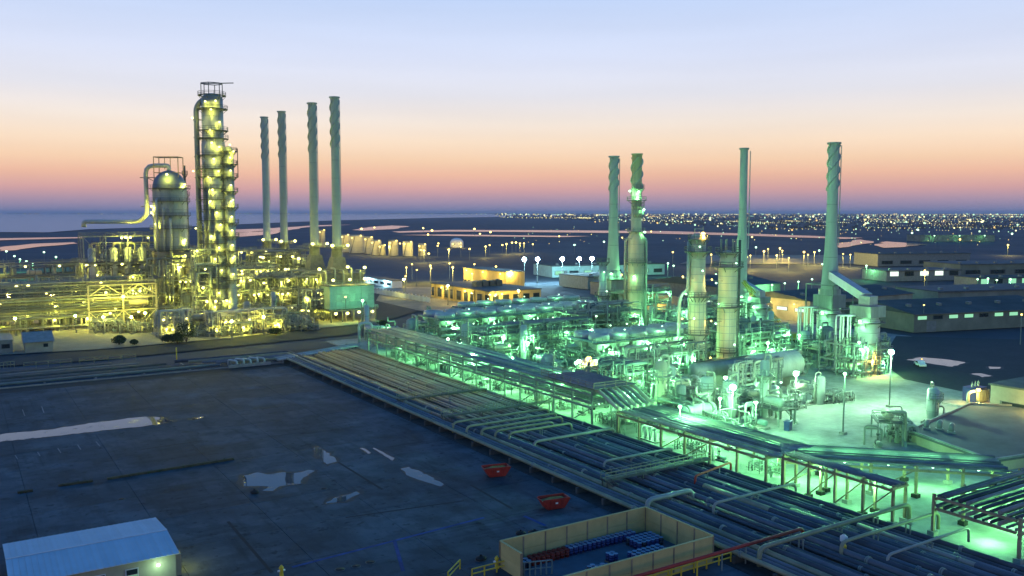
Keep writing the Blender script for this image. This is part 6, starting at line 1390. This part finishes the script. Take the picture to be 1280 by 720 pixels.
building('warehouse', 'pale green low shed behind the white flood masts', (700, 346), 80, 30, 7, TEALBOX, ROOFW, 8, (1.5, 4), WIN_G, loc=tuple(P(690, 347).xy), rz=-.2)
cj = thing('lattice_boom', 'dark yellow lattice boom leaning behind the sloping duct', 'crane', tuple(P(988, 428))); b0, b1 = Vector((0, 0, 1.2)), -RT*15 + Vector((0, 0, 19))
dd = (b1-b0).normalized(); sd_ = dd.cross(Vector((0, 1, 0))).normalized()*.8; m = MB()
for s in (-1, 1):
    for w_ in (-.7, .7): m.bar(b0 + sd_*s + Vector((0, w_, 0)), b1 + sd_*s*.5 + Vector((0, w_*.5, 0)), .28)
for i in range(14): f0, f1 = i/14, (i+1)/14; m.bar(b0.lerp(b1, f0) + sd_*(1 if i % 2 else -1)*(1-f0*.5), b0.lerp(b1, f1) + sd_*(-1 if i % 2 else 1)*(1-f1*.5), .2)
m.build('boom', mat('crane yellow green', (.30, .30, .04), .5, 0, .2, .5), cj); MB().box(-2.5, 2.5, -2, 2, .5, 3).build('cab', MATS['crane yellow green'], cj)
for s in (-1.6, 1.6): MB().hdrum((-3, s, .6), (3, s, .6), .6, 10).build('track', RUBBER, cj)

# ================================================================== street lamps, flood masts
BACKM = []
for o in list(COL.objects):
    if o.parent is None and o.get('category') in ('building', 'tank') and o.name.split('.')[0] in ('office_block', 'warehouse', 'storage_tank', 'stadium_wall'):
        ph = {'office_block': 'the office', 'storage_tank': 'the tank row', 'stadium_wall': 'the green wall'}.get(o.name.split('.')[0])
        if ph is None: ph = {'large': 'the ochre gabled warehouse', 'teal': 'the teal roofed hall', 'brightly': 'the open fronted store', 'open': 'the open framed shed', 'dark': 'the dark corner shed', 'grey': 'the grey shed', 'pale': 'the pale green shed', 'bright': 'the bright shed row'}.get(o['label'].split()[0], 'the ' + ' '.join(o['label'].split()[:2]) + ' shed')
        if 'domed' in o['label']: ph = 'the white domed tank'
        BACKM.append((o.location.x, o.location.y, ph))
def far_lamp(px, py, h, kind, r, label, group, glow=None, mult=1.0):
    q = P(px, py, h)
    t = thing('street_lamp', label, 'street lamp', (q.x, q.y, 0), 0, group); MB().tube([(0, 0, 0), (0, 0, h)], max(.12, r*.22), 5).build('pole', GREYPAINT, t)
    lamp(t, (0, 0, h+r*.7), kind, r, glow, mult, (-1.5, -2, -1.0), strong=bool(glow) and kind == 'blu'); LASTLAMP[:] = [t]; return t
LASTLAMP = []
for i, x in enumerate((655.5, 672, 703, 724, 740)):
    far_lamp(x, 326 - i*.3, 13, 'blu', 1.15, ('first', 'second', 'third', 'fourth', 'last')[i] + ' star bright white flood mast of the row, counted from the office', 'row of white flood masts', True, 6.0)
YL = [(395, 369), (432, 372), (515, 331), (538, 333), (539, 336), (562, 330), (566, 335), (576, 309), (587, 312), (607, 309), (612, 307), (628, 307), (633, 306), (640, 304), (645, 304), (650, 305), (655, 305), (666, 306), (529, 286), (540, 289), (535, 294), (593, 287), (600, 293), (613, 291), (699, 296), (593, 331), (620, 334), (639, 340), (507, 346), (521, 338), (508, 335), (547, 308), (548, 305), (530, 314), (526, 313), (536, 318), (561, 313), (814, 290), (841, 316), (889, 319), (934, 322), (940, 297), (955, 315), (960, 312), (971, 320), (978, 314), (975, 311), (1005, 316), (1010, 319), (1054, 318), (1063, 319), (1018, 316), (986, 323), (938, 320), (1156, 339), (1159, 342), (1200, 300), (1260, 307), (1277, 394), (1155, 382), (590, 343), (500, 305), (345, 300), (452, 287), (468, 285)]
rn = random.Random(9)
for i, (x, y) in enumerate(YL):
    d_ = depth(P(x, y, 9)); r = max(.28, 1.15*d_/FPX) * rn.uniform(.75, 1.2)
    far_lamp(x, y, 9, 'warm', r, 'amber street lamp glowing over the dark flats behind the plant', 'amber street lamps behind the plant', True if (i % 3 == 0 or 300 < y < 326 and x > 850) and y > 300 else None, 3.0); t = LASTLAMP[0]; relate(t, 'amber street lamp', t.location.x, t.location.y, BACKM, 'flats')
GL = [(8, 315), (18, 321), (25, 325), (33, 327), (41, 331), (55, 316), (70, 322), (718, 307), (755, 303), (945, 310), (1024, 314), (1028, 331), (895, 344), (911, 352), (928, 352), (941, 353), (965, 357), (981, 355), (998, 353), (1015, 350), (1083, 333), (1222, 350), (1235, 349), (1246, 351), (1263, 350), (760, 330), (835, 330), (842, 333), (1140, 292), (1147, 288), (1265, 293)]
for i, (x, y) in enumerate(GL):
    d_ = depth(P(x, y, 8)); r = max(.3, 1.2*d_/FPX)
    far_lamp(x, y, 8, 'grn', r, 'greenish white street lamp among the sheds behind the plant', 'greenish street lamps among the sheds', True if i % 2 == 0 and y > 320 else None, 1.6); t = LASTLAMP[0]; relate(t, 'greenish street lamp', t.location.x, t.location.y, BACKM, 'sheds')

# ================================================================== far town
tw = MB(); li = [MB(), MB(), MB(), MB()]; rn = random.Random(77)
for i in range(1500):
    px = 620 + 720*rn.random()**.85; py = 268.6 + 18*rn.random()**1.9 * min(1, (px-560)/420); q = P(px, py, 0); k = depth(q)/FPX
    w = max(8, k*rn.uniform(1.2, 3.2)); h = max(5, k*rn.uniform(.5, 1.8)); tw.box(q.x-w/2, q.x+w/2, q.y, q.y+w*.6, 0, h)
for i in range(210):
    px = 622 + 720*rn.random()**.75; py = 268.8 + 22*rn.random()**2.3 * min(1, (px-560)/480); q = P(px, py, 0); k = depth(q)/FPX; a = rn.choice((.55, 2.12)) + rn.uniform(-.08, .08); n = rn.randrange(4, 18); c = rn.choice((0, 0, 1, 1, 2, 3)); st = k*rn.uniform(2.0, 5.0); s0 = k*rn.choice((.22, .28, .35, .45))
    for e in range(n): li[c].ball((q.x + math.cos(a)*st*e + rn.uniform(-1, 1)*st*.15, q.y + math.sin(a)*st*e*3, max(4, k*.9)), s0*rn.uniform(.7, 1.3), 5, 3)
for i in range(420):
    px = 622 + 720*rn.random()**.75; py = 268.6 + 26*rn.random()**2.2 * min(1, (px-560)/480); q = P(px, py, 0); k = depth(q)/FPX
    s0 = k*rn.choice((.3, .35, .45, .6, .9, 1.2)); li[rn.choice((0, 1, 1, 2, 2, 3))].ball((q.x, q.y, max(4, k*1.2)), s0, 6, 4)
for i in range(130):                                     # stray lights on the near flats
    px = rn.uniform(640, 1300); q = P(px, rn.uniform(286, 312), 0); k = depth(q)/FPX; li[rn.choice((0, 2, 3))].ball((q.x, q.y, 5), k*rn.choice((.3, .4, .6)), 5, 3)
for i in range(110):                                     # sparse lights on the far shore
    px = rn.uniform(-30, 720); q = P(px, 267.9, 0); k = depth(q)/FPX; li[rn.choice((0, 2, 3))].ball((q.x, q.y, k*.6), k*rn.choice((.25, .35, .55)), 5, 3)
for i in range(60):
    px = rn.uniform(-30, 770); q = P(px, 267.4, 0); k = depth(q)/FPX; w = k*rn.uniform(4, 30); h = k*rn.uniform(.2, 1.0); tw.box(q.x-w/2, q.x+w/2, q.y, q.y+20, 0, h)
town = tag(tw.build('town', mat('distant masonry', (.10, .095, .09), .9, 0, .3, .01)), 'dark low roofs of the town strung along the horizon', 'town', None, 'stuff')
for k, (c, s) in enumerate((((1, .82, .26), 1.7), ((1, .95, .45), 2.2), ((.6, 1, .62), 1.5), ((1, .66, .2), 1.3))):
    li[k].build('town_lights', emit('town light %d' % k, c, s), town, kind='stuff')

number_related()
# ================================================================== thin evening haze
hm = bpy.data.materials.new('haze air'); hm.use_nodes = True; hn = hm.node_tree.nodes; hn.remove(hn['Principled BSDF'])
hv = hn.new('ShaderNodeVolumePrincipled'); hv.inputs['Density'].default_value = 0.00004; hv.inputs['Color'].default_value = (.8, .88, 1, 1)
hm.node_tree.links.new(hv.outputs[0], hn['Material Output'].inputs['Volume'])
hz = MB().box(-46000, 46000, -2100, 46000, -1.5, 95).build('haze', hm); tag(hz, 'thin blue evening haze over the plant and flats', 'haze', None, 'stuff')
# drop unused far prototypes
for o in list(COL.objects):
    if o.get('label') == 'x': print('UNUSED', o.name)
print('OBJECTS', len(COL.objects), 'fill', cnt, 'tris', sum(len(o.data.polygons) for o in COL.objects if o.type == 'MESH'), 'lights', len([o for o in COL.objects if o.type == 'LIGHT']))
